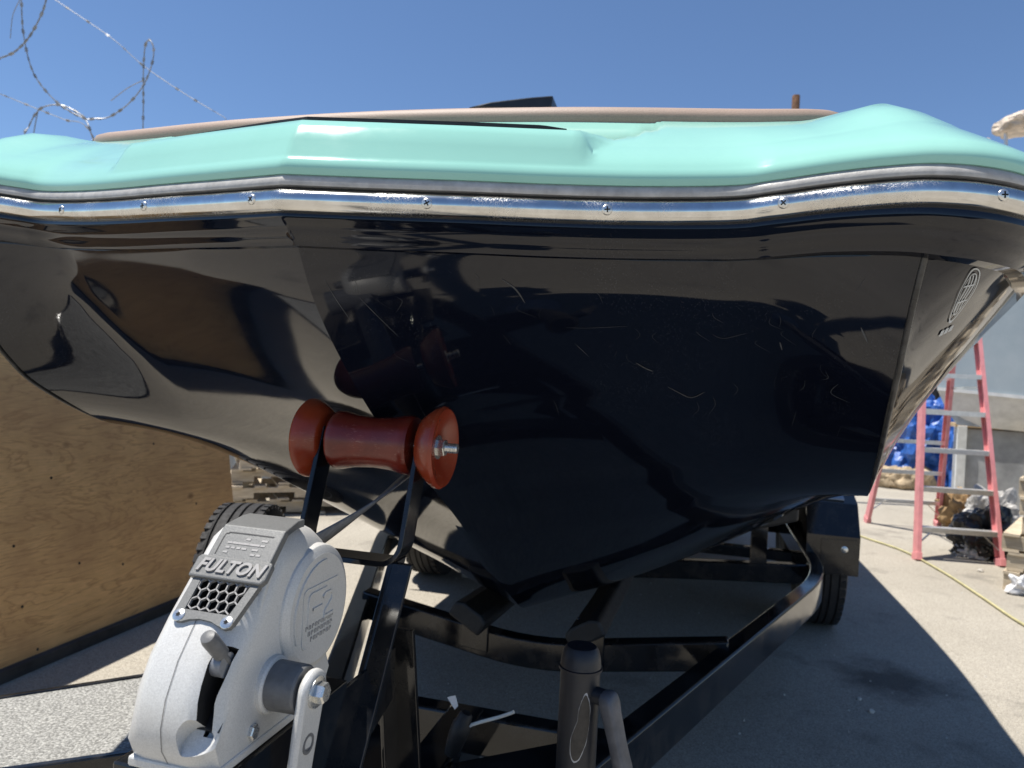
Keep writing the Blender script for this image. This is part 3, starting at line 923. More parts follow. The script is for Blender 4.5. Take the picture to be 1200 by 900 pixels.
MB().lathe(rc, LAT, [(0.0975, 0.0125), (0.107, 0.0125), (0.108, 0.011)], 6).build('nut', 'zinc', rol)
# --- strap from the drum to the bow eye
S0, S1 = T(0.0, -0.20, 0.985), T(0.03, 0.155, 1.085)
rows = []
for i in range(15):
    t = i / 14
    c = S0.lerp(S1, t) - UP * 0.012 * math.sin(math.pi * t)
    hwid = lerp(0.025, 0.010, max(0, (t - 0.6) / 0.4)) 
    tw = 0.95 - 0.5 * t
    e1 = (LAT * math.cos(tw) + UP * math.sin(tw)) * hwid
    rows.append([c - e1, c + e1])
strap = MB().grid(rows).build('winch_strap', 'strap_grey', trailer, solid=0.003, smooth=60)
hk = MB().tube(spline([S1 + AFT * -0.03, S1 + AFT * 0.0 + UP * 0.012, S1 + AFT * 0.03 + UP * 0.01, S1 + AFT * 0.045 - UP * 0.006, S1 + AFT * 0.03 - UP * 0.022, S1 - UP * 0.02], 14), 0.0055, 8)
hk.build('snap_hook', 'dull_zinc', strap, smooth=50)
eye = [hull_bottom(0.34, 0.0)]
MB().tube([S1 + AFT * 0.075 + UP * 0.02, S1 + AFT * 0.03 + UP * 0.012, S1 + AFT * 0.022 - UP * 0.006, S1 + AFT * 0.045 - UP * 0.018, S1 + AFT * 0.10 - UP * 0.01], 0.006, 8).build('bow_eye', 'zinc', boat, smooth=50)

# --- tongue jack
jk = empty('tongue_jack', T(0.305, 0.07, 0.0), trailer)
JC = T(0.305, 0.07, 0.0)
R_ = 0.0285
MB().lathe(JC, UP, [(0.36, R_), (0.800, R_), (0.802, R_ - 0.002)], 40).build('tube', 'jack_grey', jk, smooth=40)
MB().lathe(JC, UP, [(0.798, R_ + 0.0026), (0.802, R_ + 0.003), (0.803, R_ + 0.001), (0.815, R_ - 0.0005), (0.826, R_ - 0.0035), (0.8305, R_ - 0.0075), (0.8315, 0.010), (0.8315, 0.0)], 40).build('cap', 'jack_grey', jk, smooth=30)
MB().lathe(JC, UP, [(0.03, 0.022), (0.37, 0.022)], 24).build('inner_tube', 'dull_zinc', jk, smooth=40)
MB().lathe(JC, UP, [(0.0, 0.075), (0.008, 0.08), (0.02, 0.05), (0.035, 0.024)], 24).build('foot', 'dull_zinc', jk, smooth=30)
MB().box(JC + UP * 0.45 - LAT * 0.075, LAT * 0.055, AFT * 0.05, UP * 0.06).build('mount_plate', 'black_enamel', jk, bevel=0.004)
# worn bare patch with a chipped pale edge
def cyl(ang, z, r): return JC + (LAT * math.cos(ang) + AFT * math.sin(ang)) * r + UP * z
patch = [(a_ - 0.50, z_) for a_, z_ in [(-0.62, 0.772), (-0.80, 0.762), (-0.92, 0.748), (-0.95, 0.735), (-1.10, 0.722), (-1.22, 0.708), (-1.20, 0.690), (-1.05, 0.680), (-0.82, 0.682), (-0.62, 0.694), (-0.46, 0.708), (-0.36, 0.73), (-0.35, 0.75), (-0.45, 0.764)]]
def patch_mesh(grow, r):
    cx = sum(p[0] for p in patch) / len(patch)
    cz = sum(p[1] for p in patch) / len(patch)
    mb = MB()
    fine = []
    n = len(patch)
    for i in range(n):
        p0, p1, p2, p3 = (Vector((*patch[(i + k) % n], 0)) for k in (-1, 0, 1, 2))
        for f in (0, .25, .5, .75):
            q = 0.5 * ((2 * p1) + (p2 - p0) * f + (2 * p0 - 5 * p1 + 4 * p2 - p3) * f * f + (3 * p1 - p0 - 3 * p2 + p3) * f ** 3)
            j = 1 + grow * (1 + random.uniform(-.5, .5))
            fine.append((cx + (q.x - cx) * j, cz + (q.y - cz) * j))
    rows = [[cyl(cx + (a - cx) * k, cz + (z - cz) * k, r) for a, z in fine] for k in (0.001, 0.3, 0.55, 0.8, 1.0)]
    return mb.grid(rows, closed=True)
patch_mesh(0.055, R_ + 0.0004).build('chipped_edge', 'chipped_paint', jk, smooth=60)
patch_mesh(0.0, R_ + 0.0008).build('bare_patch', 'bare_primer', jk, smooth=60)
# crank handle of the jack
hub = cyl(-0.42, 0.768, R_ + 0.002)
od = (LAT * math.cos(-0.42) + AFT * math.sin(-0.42)).normalized()
MB().lathe(hub, od, [(-0.01, 0.012), (0.014, 0.012)], 20).build('crank_boss', 'jack_grey', jk, smooth=40)
hd = (LAT * 0.26 - AFT * 0.02 - UP * 0.97).normalized()
hs = od.cross(hd).normalized()
hn = hd.cross(hs).normalized()
rows = []
for t, w, d in ((-0.013, 0.004, 0.004), (-0.010, 0.0095, 0.0085), (-0.004, 0.0135, 0.0105), (0.006, 0.0155, 0.011), (0.02, 0.0145, 0.010), (0.06, 0.0135, 0.009), (0.095, 0.0145, 0.010), (0.106, 0.0135, 0.008), (0.116, 0.0085, 0.005), (0.20, 0.008, 0.005)):
    c = hub + od * 0.018 + hd * t
    rows.append([c + hs * w * math.copysign(abs(math.cos(a)) ** 0.45, math.cos(a)) + hn * d * math.copysign(abs(math.sin(a)) ** 0.45, math.sin(a)) for a in (2 * math.pi * k / 20 for k in range(20))])
mb = MB().grid(rows, closed=True)
mb.f.append(tuple(range(20))); mb.f.append(tuple(180 + k for k in range(20)))
hdl = mb.build('crank_arm', 'jack_handle_grey', jk, smooth=45)
vdir = (Vector((0, 0, CAM_H)) - hub).normalized()
fn = hs if hs.dot(vdir) > abs(hn.dot(vdir)) else (-hs if -hs.dot(vdir) > abs(hn.dot(vdir)) else (hn if hn.dot(vdir) > 0 else -hn))

# --- trailer wiring plug tied to the tongue
pc = T(0.055, 0.30, 0.56)
pl = MB().lathe(pc, (LAT * 0.3 + UP * 0.9), [(-0.05, 0.012), (-0.03, 0.016), (-0.01, 0.018), (0.012, 0.018), (0.016, 0.015), (0.03, 0.013), (0.035, 0.009)], 14)
pg_ = pl.build('wiring_plug', 'black_rubber', trailer, smooth=40)
MB().tube(spline([pc - UP * 0.045, pc - UP * 0.10 - LAT * 0.03, T(0.0, 0.1, 0.515), T(0.0, -0.3, 0.515)], 20), 0.006, 8).build('cable', 'black_rubber', pg_, smooth=60)
MB().tube(spline([pc + LAT * 0.012, pc + LAT * 0.02 + UP * 0.012, pc + LAT * 0.075 + UP * 0.037, pc + LAT * 0.10 + UP * 0.05], 12), 0.0032, 8).build('tether_rod', 'white_paint', pg_, smooth=60)
q = pc + UP * 0.035 - LAT * 0.012
MB().add([q, q + UP * 0.02 - LAT * 0.016, q + UP * 0.024 - LAT * 0.008, q + UP * 0.026, q + UP * 0.008 + LAT * 0.006], [(0, 1, 2), (0, 2, 3), (0, 3, 4)]).build('tape_flag', 'white_film', pg_, solid=0.0008)

# --- hand winch
winch = empty('hand_winch', T(0.02, -0.30, 0.85), trailer)
tag(winch, 'silver cast hand winch with grey cover plate and crank')
WL = 0.02                                             # centre plane of the casing
prof0 = [(-0.425, 0.856), (-0.434, 0.872), (-0.4365, 0.892), (-0.4325, 0.915), (-0.420, 0.943), (-0.398, 0.9735), (-0.366, 1.0090), (-0.336, 1.0395), (-0.322, 1.0455), (-0.29, 1.0455)]
cc, cr = (-0.298, 0.950), 0.095
for a in (72, 60, 48, 36, 24, 12, 0, -12, -24, -36):
    prof0.append((cc[0] + cr * math.cos(math.radians(a)), cc[1] + cr * math.sin(math.radians(a))))
prof0 += [(-0.225, 0.872), (-0.24, 0.856)]
ctr = (-0.325, 0.94)
def inset(p, e):
    d = Vector((p[0] - ctr[0], p[1] - ctr[1]))
    L = d.length
    d = d * ((L - e) / L)
    return (ctr[0] + d.x, ctr[1] + d.y)
lay = [(-0.036, 0.024), (-0.0345, 0.015), (-0.030, 0.007), (-0.024, 0.002), (-0.018, 0.0), (0.004, 0.0), (0.020, 0.0), (0.028, 0.0012), (0.036, 0.006), (0.0425, 0.0135), (0.047, 0.023), (0.050, 0.033)]
rows = []
for dl, e in lay:
    r = []
    for q in prof0:
        ee = e * (0.35 if q[1] < 0.875 else 1.0)
        p = inset(q, ee)
        if q[1] < 0.86: p = (p[0], 0.856)
        r.append(T(WL + dl, p[0], p[1]))
    rows.append(r)
hb_ = MB().grid(rows, closed=True)
n = len(prof0)
hb_.f.append(tuple(range(n))); hb_.f.append(tuple((len(rows) - 1) * n + k for k in range(n)))
# sloping face frame
FA, FB = Vector((-0.4345, 0.9330)), Vector((-0.336, 1.0395))
fe = (FB - FA).normalized()
fnn = Vector((-fe.y, fe.x))
E1, E2 = LAT, (AFT * fe.x + UP * fe.y).normalized()
E3 = (AFT * fnn.x + UP * fnn.y).normalized()
def S(l, s_, n_=0.0):
    l = 0.0185 + 0.80 * l
    s_ = 0.053 + 0.86 * (s_ - 0.053)
    return T(WL + l, FA.x, FA.y) + E2 * s_ + E3 * n_
house = hb_.build('housing', 'silver_casting', winch, smooth=32)
# slot for the ratchet lever and thumb pocket, cut into the casing; slot walls coloured black for shade
def cutter(mb, mat='recess_shade'):
    o = mb.build('cut_tmp', mat)
    o.hide_render = True
    return o
slot = [S(0.020, 0.036, -0.06), S(0.034, 0.040, -0.06), S(0.033, 0.016, -0.06), S(0.031, -0.014, -0.06), S(0.033, -0.040, -0.06), S(0.021, -0.040, -0.06), S(0.017, -0.004, -0.06), S(0.017, 0.018, -0.06)]
c1 = MB().prism(slot, E3 * 0.10)
c2 = MB().lathe(T(WL + 0.035, -0.434, 0.885), -AFT * 0.75 + UP * 0.66, [(-0.010, 0.0150), (0.06, 0.0150)], 32)
c3 = MB().prism([S(a, b, -0.03) for a, b in ((-0.0365, 0.0625), (0.0215, 0.0625), (0.0315, 0.099), (-0.0365, 0.099))], E3 * 0.06)
cuts = [cutter(c1), cutter(c2, 'silver_casting'), cutter(c3)]
for c_ in cuts:
    b = house.modifiers.new('cut', 'BOOLEAN')
    b.operation = 'DIFFERENCE'
    b.solver = 'EXACT'
    b.material_mode = 'TRANSFER'
    b.object = c_
dg = bpy.context.evaluated_depsgraph_get()
dg.update()
me = bpy.data.meshes.new_from_object(house.evaluated_get(dg))
house.modifiers.clear()
old = house.data
house.data = me
for pl in me.polygons: pl.use_smooth = True
me.set_sharp_from_angle(angle=math.radians(32))
for c_ in cuts: bpy.data.objects.remove(c_)
# dark works behind the slot
MB().box(S(0.023, 0.012, -0.045), E1 * 0.012, E2 * 0.04, E3 * 0.004).build('ratchet_plate', 'black_plastic', winch)
MB().lathe(S(0.020, 0.022, -0.018), E1, [(-0.004, 0.011), (0.008, 0.011)], 16).build('ratchet_pawl', 'dull_zinc', winch, smooth=40)
# parting seam
MB().grid([[T(WL + 0.0046, v, z), T(WL + 0.0052, v, z)] for v, z in ((-0.4258, 0.857), (-0.4346, 0.872), (-0.4371, 0.892), (-0.4331, 0.9155), (-0.4206, 0.9435), (-0.4095, 0.9590), (-0.3985, 0.9741), (-0.390, 0.9832))]).build('parting_seam', 'black_rubber', house)
# right gear cover disc with step rim
GV, GZ = -0.272, 0.955
GC = T(WL + 0.050, GV, GZ)
gcv = MB().lathe(GC, LAT, [(-0.014, 0.066), (-0.002, 0.0655), (0.002, 0.064), (0.0045, 0.0605), (0.0055, 0.057), (0.0062, 0.056), (0.0062, 0.0)], 72).build('gear_cover', 'silver_casting', winch, smooth=28)
# raised arc rib and badge on the gear cover
def gpt(v, z, off=0.0): return T(WL + 0.0562 + off, GV + 0.004 + v * 0.84, GZ - 0.004 + z * 0.84)
def ribbon(pts, w, h, name, parent, mat='silver_casting', nseg=0):
    P = pts
    rows = []
    for i, (v, z) in enumerate(P):
        a, b = P[max(i - 1, 0)], P[min(i + 1, len(P) - 1)]
        t = Vector((b[0] - a[0], b[1] - a[1])).normalized()
        nx, nz = -t.y * w, t.x * w
        rows.append([gpt(v - nx, z - nz, -0.0005), gpt(v - nx * .7, z - nz * .7, h), gpt(v + nx * .7, z + nz * .7, h), gpt(v + nx, z + nz, -0.0005)])
    mb = MB().grid(rows)
    return mb.build(name, mat, parent, smooth=50)
ribbon([(0.062 * math.cos(math.radians(a)), 0.062 * math.sin(math.radians(a))) for a in range(205, 84, -6)], 0.0018, 0.0016, 'arc_rib', gcv)
def rrect(v0, v1, z0, z1, r, n=5):
    out = []
    for cx, cz, a0 in ((v1 - r, z1 - r, 0), (v0 + r, z1 - r, 90), (v0 + r, z0 + r, 180), (v1 - r, z0 + r, 270)):
        for k in range(n + 1):
            a = math.radians(a0 + 90 * k / n)
            out.append((cx + r * math.cos(a), cz + r * math.sin(a)))
    return out
# letters F2 built from raised bars, open rounded frame, three lines of lettering
fr = rrect(-0.044, 0.042, -0.038, 0.034, 0.008)
ribbon(fr[2:18], 0.0011, 0.0010, 'badge_frame', gcv)
ribbon([(-0.032, -0.010), (-0.032, 0.019), (-0.030, 0.024), (-0.026, 0.026), (0.010, 0.026)], 0.0022, 0.0013, 'badge_letter', gcv)
ribbon([(-0.022, 0.006), (0.000, 0.006)], 0.0022, 0.0013, 'badge_letter', gcv)
ribbon([(0.002, 0.015), (0.007, 0.019), (0.020, 0.019), (0.025, 0.015), (0.024, 0.008), (0.016, 0.002), (0.008, -0.003), (0.005, -0.010), (0.028, -0.010)], 0.0022, 0.0013, 'badge_letter', gcv)
for k, tx in enumerate(('2 SPEED WINCH', 'RATED CAPACITY', 'LINE 1ST LAYER')):
    pass
for k in range(3):
    for j in range(9 - k):
        v0 = -0.036 + k * 0.006 + j * 0.0075
        zz = -0.0165 - k * 0.0078
        ribbon([(v0, zz), (v0, zz + 0.0048), (v0 + 0.0034, zz + 0.0048), (v0 + 0.0034, zz + (0.0 if (j + k) % 2 else 0.002))], 0.0006, 0.0007, 'small_lettering', gcv, 'grey_cast_raised')
# side ridge that runs from the top corner down to the base
rows = []
for i, q in enumerate(spline([Vector(p) for p in ((0.0400, -0.330, 1.030), (0.0420, -0.352, 1.000), (0.0435, -0.368, 0.968), (0.0445, -0.378, 0.936), (0.0450, -0.390, 0.908), (0.0440, -0.408, 0.886), (0.040, -0.423, 0.874))], 18)):
    c = T(WL + q.x, q.y, q.z)
    rows.append([c - AFT * 0.007 - LAT * 0.006, c - AFT * 0.005 + LAT * 0.002, c + LAT * 0.0045, c + AFT * 0.005 + LAT * 0.003, c + AFT * 0.009 - LAT * 0.006])
MB().grid(rows).build('side_ridge', 'silver_casting', winch, smooth=80)
# base flange with its bolts
MB().box(T(WL + 0.008, -0.33, 0.8535), LAT * 0.0435, AFT * 0.098, UP * 0.0045).build('base_flange', 'silver_casting', winch, bevel=0.002)
MB().lathe(T(WL + 0.049, -0.372, 0.868), LAT, [(0, 0.0075), (0.004, 0.0075), (0.005, 0.006)], 6).build('bolt', 'zinc', winch)
# cover plate: label pad, name bar, hexagon grille, two screws
pt = 0.004
plate = MB()
outer = [(-0.0475, 0.056), (-0.0455, 0.0515), (-0.040, 0.0485), (-0.033, 0.049), (-0.024, 0.0525), (-0.012, 0.0545), (0.004, 0.0535), (0.014, 0.0505), (0.022, 0.0485), (0.0285, 0.0505), (0.0315, 0.0555),
         (0.040, 0.099), (-0.047, 0.099)]
win = [(-0.0365, 0.0625), (0.0215, 0.0625), (0.0315, 0.099), (-0.0365, 0.099)]
def ring_plate(outer_, n_lo, n_hi):
    # frame around the grille window: left, right, bottom pieces
    pass
L = [(-0.0475, 0.056), (-0.0455, 0.0515), (-0.040, 0.0485), (-0.033, 0.049), (-0.0365, 0.0625), (-0.0365, 0.099), (-0.047, 0.099)]
Bm = [(-0.033, 0.049), (-0.024, 0.0525), (-0.012, 0.0545), (0.004, 0.0535), (0.014, 0.0505), (0.022, 0.0485), (0.0215, 0.0625), (-0.0365, 0.0625)]
Rr = [(0.022, 0.0485), (0.0285, 0.0505), (0.0315, 0.0555), (0.0410, 0.099), (0.0315, 0.099), (0.0215, 0.0625)]
pm = MB()
for piece in (L, Bm, Rr):
    pm.prism([S(a, b, -0.002) for a, b in piece], E3 * (pt + 0.002))
plate = pm.build('cover_plate', 'grey_cast', winch)
tag(plate, 'dark grey cover plate with hexagon grille and raised name')
MB().prism([S(a, b, -0.024) for a, b in win], E3 * 0.001).build('grille_backing', 'recess_shade', plate)  # black sheet painting the shade inside the grille holes
# grille lattice: one bar per cell edge
hexs = 0.0071
seen = set()
gr = MB()
def inside(a, b):
    return 0.0610 < b < 0.1005 and -0.038 < a < 0.0215 + (b - 0.0625) * 0.305 + 0.001
for r_ in range(-1, 8):
    for q_ in range(-1, 10):
        cx = -0.036 + hexs * math.sqrt(3) * (q_ + 0.5 * (r_ % 2))
        cy = 0.0605 + hexs * 1.5 * r_
        vv = [(cx + hexs * math.cos(math.radians(30 + 60 * k)), cy + hexs * math.sin(math.radians(30 + 60 * k))) for k in range(6)]
        for k in range(6):
            p, q2 = vv[k], vv[(k + 1) % 6]
            key = (round((p[0] + q2[0]) * 2e4), round((p[1] + q2[1]) * 2e4))
            if key in seen: continue
            seen.add(key)
            if not (inside(*p) and inside(*q2)): continue
            A_, B_ = S(p[0], p[1], 0.0018), S(q2[0], q2[1], 0.0018)
            d = (B_ - A_).normalized()
            gr.box((A_ + B_) / 2, d * ((B_ - A_).length / 2 + 0.0005), E3.cross(d) * 0.0006, E3 * 0.0014)
gr.build('grille', 'grey_cast_raised', plate)
nb = MB().prism([S(a, b, 0.0) for a, b in ((-0.0535, 0.098), (0.0435, 0.098), (0.0475, 0.104), (0.0475, 0.122), (0.0445, 0.125), (-0.0505, 0.125), (-0.0535, 0.121))], E3 * 0.0075)
nb = nb.build('name_bar', 'grey_cast', plate, bevel=0.0018)
text_mesh('lettering', 'FULTON', 0.0178, 'grey_cast_raised', nb, S(-0.003, 0.1115, 0.0078), E1, E2, 0.0016, 0.28, 0.00055, 'CENTER', 1.02)
# upper label pad follows the face then turns over the top
pad = MB()
prow = []
for s_, n_ in ((0.123, 0.0045), (0.135, 0.0045), (0.152, 0.0045), (0.166, 0.0042)):
    prow.append([S(-0.045, s_, -0.004), S(-0.045, s_, n_), S(0.041, s_, n_), S(0.041, s_, -0.004)])
for v, z in ((-0.300, 1.0490), (-0.288, 1.0490)):
    prow.append([T(WL - 0.023, v, z - 0.008), T(WL - 0.023, v, z), T(WL + 0.043, v, z), T(WL + 0.043, v, z - 0.008)])
pad.grid(prow, closed=True)
pad.f.append((0, 1, 2, 3)); pad.f.append((20, 21, 22, 23))
pad = pad.build('label_pad', 'grey_cast', plate, bevel=0.0012)
gvl = []
rr_ = [(-0.036, 0.128), (-0.036, 0.152), (-0.032, 0.155), (-0.026, 0.1565), (0.030, 0.1565)]
rows = []
for i, (a, b) in enumerate(spline([Vector((x, y, 0)) for x, y in rr_], 24) and [(q.x, q.y) for q in spline([Vector((x, y, 0)) for x, y in rr_], 24)]):
    rows.append((a, b))
gm = []
for i, (a, b) in enumerate(rows):
    a0, b0 = rows[max(i - 1, 0)]
    a1, b1 = rows[min(i + 1, len(rows) - 1)]
    t = Vector((a1 - a0, b1 - b0)).normalized()
    gm.append([S(a + t.y * 0.0007, b - t.x * 0.0007, 0.0048), S(a - t.y * 0.0007, b + t.x * 0.0007, 0.0048)])
MB().grid(gm).build('label_groove', 'black_rubber', pad)
for k in range(4):
    for j in range(7):
        if random.random() < 0.25: continue
        a = -0.024 + j * 0.0075
        MB().box(S(a, 0.132 + k * 0.006, 0.0046), E1 * random.uniform(0.002, 0.0034), E2 * 0.0011, E3 * 0.0004).build('small_lettering', 'grey_cast_raised', pad)
for a, b in ((-0.0395, 0.0555), (0.0235, 0.0550)):
    c = S(a, b, pt)
    sw = MB().lathe(c, E3, [(-0.001, 0.0060), (0.0004, 0.0060), (0.0010, 0.0052), (0.0013, 0.0)], 24).build('cover_screw', 'zinc', plate, smooth=40)
    star = [c + E3 * 0.0014 + (E1 * math.cos(2 * math.pi * k / 12) + E2 * math.sin(2 * math.pi * k / 12)) * (0.0027 if k % 2 == 0 else 0.0016) for k in range(12)]
    me_ = sw.data
    me_.materials.append(M['recess_shade'])  # flat star coloured as the shade of the drive recess
    bm = bmesh.new(); bm.from_mesh(me_)
    fc = bm.faces.new([bm.verts.new(p) for p in star]); fc.material_index = 1
    bm.to_mesh(me_); bm.free()
# ratchet lever
A_, B_ = S(0.0265, 0.026, -0.022), S(0.0245, 0.0315, 0.022)
MB().tube([A_, A_.lerp(B_, 0.3), A_.lerp(B_, 0.35), A_.lerp(B_, 0.85), A_.lerp(B_, 0.97), B_], [0.004, 0.004, 0.0070, 0.0074, 0.0062, 0.003], 20).build('ratchet_lever', 'grey_knob', winch, smooth=40)
# crank shaft bosses
BC = T(WL + 0.050, -0.345, 0.902)
MB().lathe(BC, LAT, [(-0.006, 0.0275), (0.004, 0.0265), (0.006, 0.0245)], 36).build('shaft_collar', 'silver_casting', winch, smooth=35)
MB().lathe(BC, LAT, [(0.002, 0.0232), (0.034, 0.0225), (0.036, 0.021), (0.036, 0.0)], 36).build('shaft_sleeve', 'grey_knob', winch, smooth=35)
MB().lathe(T(WL - 0.030, -0.345, 0.905), -LAT, [(0.0, 0.0225), (0.026, 0.0225), (0.031, 0.019), (0.032, 0.0)], 32).build('shaft_cap', 'grey_knob', winch, smooth=35)
# crank handle
CD = (-UP * 0.985 - AFT * 0.12 - LAT * 0.05).normalized()
CW = LAT.cross(CD).normalized()
cb = BC + LAT * 0.0385
rows = []
pts = []
for k in range(13):
    a = math.pi * k / 12
    pts.append((-math.sin(a) * 0.0205, math.cos(a) * 0.0205))
edge = pts + [(0.03, -0.0195), (0.06, -0.0180), (0.11, -0.0170), (0.20, -0.0170), (0.20, 0.0170), (0.11, 0.0170), (0.06, 0.0180), (0.03, 0.0195)]
lean = lambda t: LAT * max(0, t) * -0.05
poly = [cb + CD * t + CW * w for t, w in edge]
crank = MB().prism(poly, LAT * 0.0095).build('crank_handle', 'silver_casting', winch, bevel=0.0035, smooth=35)
tag(crank, 'silver crank handle hanging down on the right')
MB().lathe(cb + LAT * 0.0095, LAT, [(-0.001, 0.0145), (0.002, 0.0145), (0.0025, 0.011)], 28).build('washer', 'zinc', crank, smooth=30)
MB().lathe(cb + LAT * 0.0115, LAT, [(0.0, 0.0098), (0.0075, 0.0098), (0.009, 0.008)], 6).build('bolt_head', 'zinc', crank)
MB().lathe(cb + LAT * 0.0093 + CD * 0.047, LAT, [(0, 0.0095), (0.0008, 0.0095), (0.0008, 0.0065), (-0.002, 0.006)], 24).build('bolt_hole', 'grey_knob', crank, smooth=30)
# drum of strap behind the casing
MB().lathe(T(-0.05, -0.235, 0.955), LAT, [(0, 0.055), (0.07, 0.055)], 36).build('strap_drum', 'strap_grey', winch, smooth=40)

# ================================================================== SURROUNDINGS
# --- leaning plywood sheet on the left
PD = Vector((0.233, 0.972, 0)).normalized()
PN = Vector((PD.y, -PD.x, 0))
lean = math.radians(9.0)
PU = (UP * math.cos(lean) - PN * math.sin(lean)).normalized()
P0 = Vector((-1.497, 4.05, 0.045))
ply = empty('plywood_sheet', P0 - PD * 1.3 - UP * 0.045)
tag(ply, 'large sheet of brown plywood leaning on its long edge at the left', 'plywood')
pf = PN * math.cos(lean) + UP * math.sin(lean)
MB().prism([P0, P0 - PD * 2.60, P0 - PD * 2.60 + PU * 1.30, P0 + PU * 1.30], -pf * 0.018).build('panel', 'plywood', ply)
MB().box(P0 - PD * 1.3 - UP * 0.022 - PN * 0.015, PD * 1.3, PN * 0.045, UP * 0.0225).build('skid', 'dark_wall', ply)
for t in (0.35, 1.3, 2.25):
    a = P0 - PD * t - PN * 0.64 - UP * 0.045
    b = P0 - PD * t + PU * 1.12 - pf * 0.045
    d = (b - a).normalized()
    MB().sweep([a, b], [(-0.045, -0.02), (0.045, -0.02), (0.045, 0.02), (-0.045, 0.02)], PD, d.cross(PD).normalized()).build('prop', 'lumber', ply)
for px, py in ((26, 711), (44, 761), (93, 660), (144, 661), (60, 560), (230, 590), (180, 520), (16, 640)):
    d = (at(px, py, 1.0) - Vector((0, 0, CAM_H)))
    t = (P0 - Vector((0, 0, CAM_H))).dot(pf) / d.dot(pf)
    c = Vector((0, 0, CAM_H)) + d * t
    MB().lathe(c, pf, [(-0.002, 0.006), (0.0006, 0.006), (0.0008, 0.0)], 12).build('screw', 'black_plastic', ply)
# --- grit-topped step platform beside the winch
zt = 0.45
pq = [gnd(205, 790, zt), gnd(212, 874, zt), gnd(-160, 926, zt), gnd(-260, 862, zt)]
stp = empty('step_platform', (sum(pq, Vector()) / 4) - UP * zt)
tag(stp, 'low platform with speckled grey gritty top left of the winch', 'platform')
MB().prism([p + UP * 0.004 for p in pq], (0, 0, -0.012)).build('grit_top', 'grit_deck', stp)
cen = sum(pq, Vector()) / 4
for i in range(4):
    a, b = pq[i], pq[(i + 1) % 4]
    d = (b - a).normalized()
    o_ = d.cross(UP)
    if o_.dot((a + b) / 2 - cen) < 0: o_ = -o_
    MB().box((a + b) / 2 - UP * 0.028 + o_ * 0.008, d * ((b - a).length / 2), o_ * 0.008, UP * 0.036).build('edge_beam', 'black_enamel', stp, bevel=0.003)
    c = a.lerp(cen, 0.12)
    MB().box(Vector((c.x, c.y, (zt - 0.02) / 2)), d * 0.02, o_ * 0.02, UP * (zt - 0.02) / 2).build('leg', 'black_enamel', stp)
# --- spare tyre standing behind the winch
w = wheel(0, 0, None, 'spare_wheel', 0.33, 0.215, centre=Vector((-1.04, 2.86, 0.33)), axis=Vector((1, 0.04, 0)).normalized())
tag(w, 'black treaded tyre standing behind the winch, near the plywood', 'tyre')
# --- grey sheet fence with razor wire behind on the left
fence = empty('sheet_fence', Vector((-4.5, 7.6, 0)))
tag(fence, 'grey metal sheet fence seen past the plywood edge', 'fence')
fx0, fx1, fy = -9.0, 0.2, 7.6
nshe = 9
for k in range(nshe):
    x0 = fx0 + (fx1 - fx0) * k / nshe
    x1 = fx0 + (fx1 - fx0) * (k + 1) / nshe - 0.01
    rows = []
    for i in range(17):
        x = x0 + (x1 - x0) * i / 16
        y = fy + 0.012 * (1 if (i // 2) % 2 else -1)
        rows.append([Vector((x, y, 0.05)), Vector((x, y, 3.0))])
    MB().grid(rows).build('sheet_panel', 'grey_sheet', fence, solid=0.002)
for k in range(5):
    x = fx0 + (fx1 - fx0) * k / 4
    MB().box((x, fy + 0.06, 1.6), Vector((0.03, 0, 0)), Vector((0, 0.03, 0)), Vector((0, 0, 1.6))).build('post', 'rust', fence)
MB().box((-6.35, fy + 0.06, 3.1), Vector((0.04, 0, 0)), Vector((0, 0.04, 0)), Vector((0, 0, 3.1))).build('wire_post', 'rust', fence)
def strand(pts, Y, r, name, label, barbs=0.0, group=None, dY=0.0, start=None, end=None):
    Q = [at(px, py, Y + dY * i / max(1, len(pts) - 1)) for i, (px, py) in enumerate(pts)]
    if start: Q = [Vector(start)] + Q
    if end: Q = Q + [Vector(end)]
    n = max(12, len(Q) * 8)
    P = spline(Q, n)
    mb = MB().tube(P, r, 6)
    if barbs:
        acc = 0.0
        k = 0
        for i in range(1, len(P)):
            seg = (P[i] - P[i - 1]).length
            acc += seg
            if acc > barbs:
                acc = 0
                k += 1
                t = (P[i] - P[i - 1]).normalized()
                sdv = t.cross(Vector((math.sin(k * 1.9), math.cos(k * 1.9), 0.4))).normalized()
                c = P[i]
                mb.box(c, t * 0.020, sdv * 0.012, t.cross(sdv) * 0.0012)
                for sg in (1, -1):
                    mb.add([c + t * 0.004, c - t * 0.004, c + sdv * sg * 0.020 + t * sg * 0.018], [(0, 1, 2)])
    return tag(mb.build(name, 'galvanised_wire'), label, 'wire', group)
strand([(25, -25), (25, 0), (28, 43), (40, 87), (67, 120), (97, 138), (112, 139), (128, 137), (150, 122), (168, 100), (178, 75), (180, 57), (175, 47), (170, 55), (168, 85), (168, 120), (168, 165)], 6.6, 0.0055, 'razor_wire', 'large hanging loop of razor wire against the sky at upper left', 0.058, dY=0.5, start=(-6.35, 7.62, 6.1), end=(-4.0, 7.6, 2.98))
strand([(-30, 76), (0, 68), (18, 60), (35, 42), (48, 18), (54, 0), (58, -25)], 6.2, 0.0065, 'razor_wire', 'razor wire curve crossing the top left corner of the sky', 0.05, start=(-6.35, 7.62, 4.5), end=(-6.35, 7.62, 5.9))
strand([(30, 165), (34, 148), (42, 133), (52, 125), (70, 123), (88, 130), (100, 140), (108, 160)], 6.9, 0.006, 'razor_wire', 'low razor wire hoop rising just above the mint deck', 0.085, start=(-5.1, 7.6, 2.98), end=(-4.4, 7.6, 2.98))
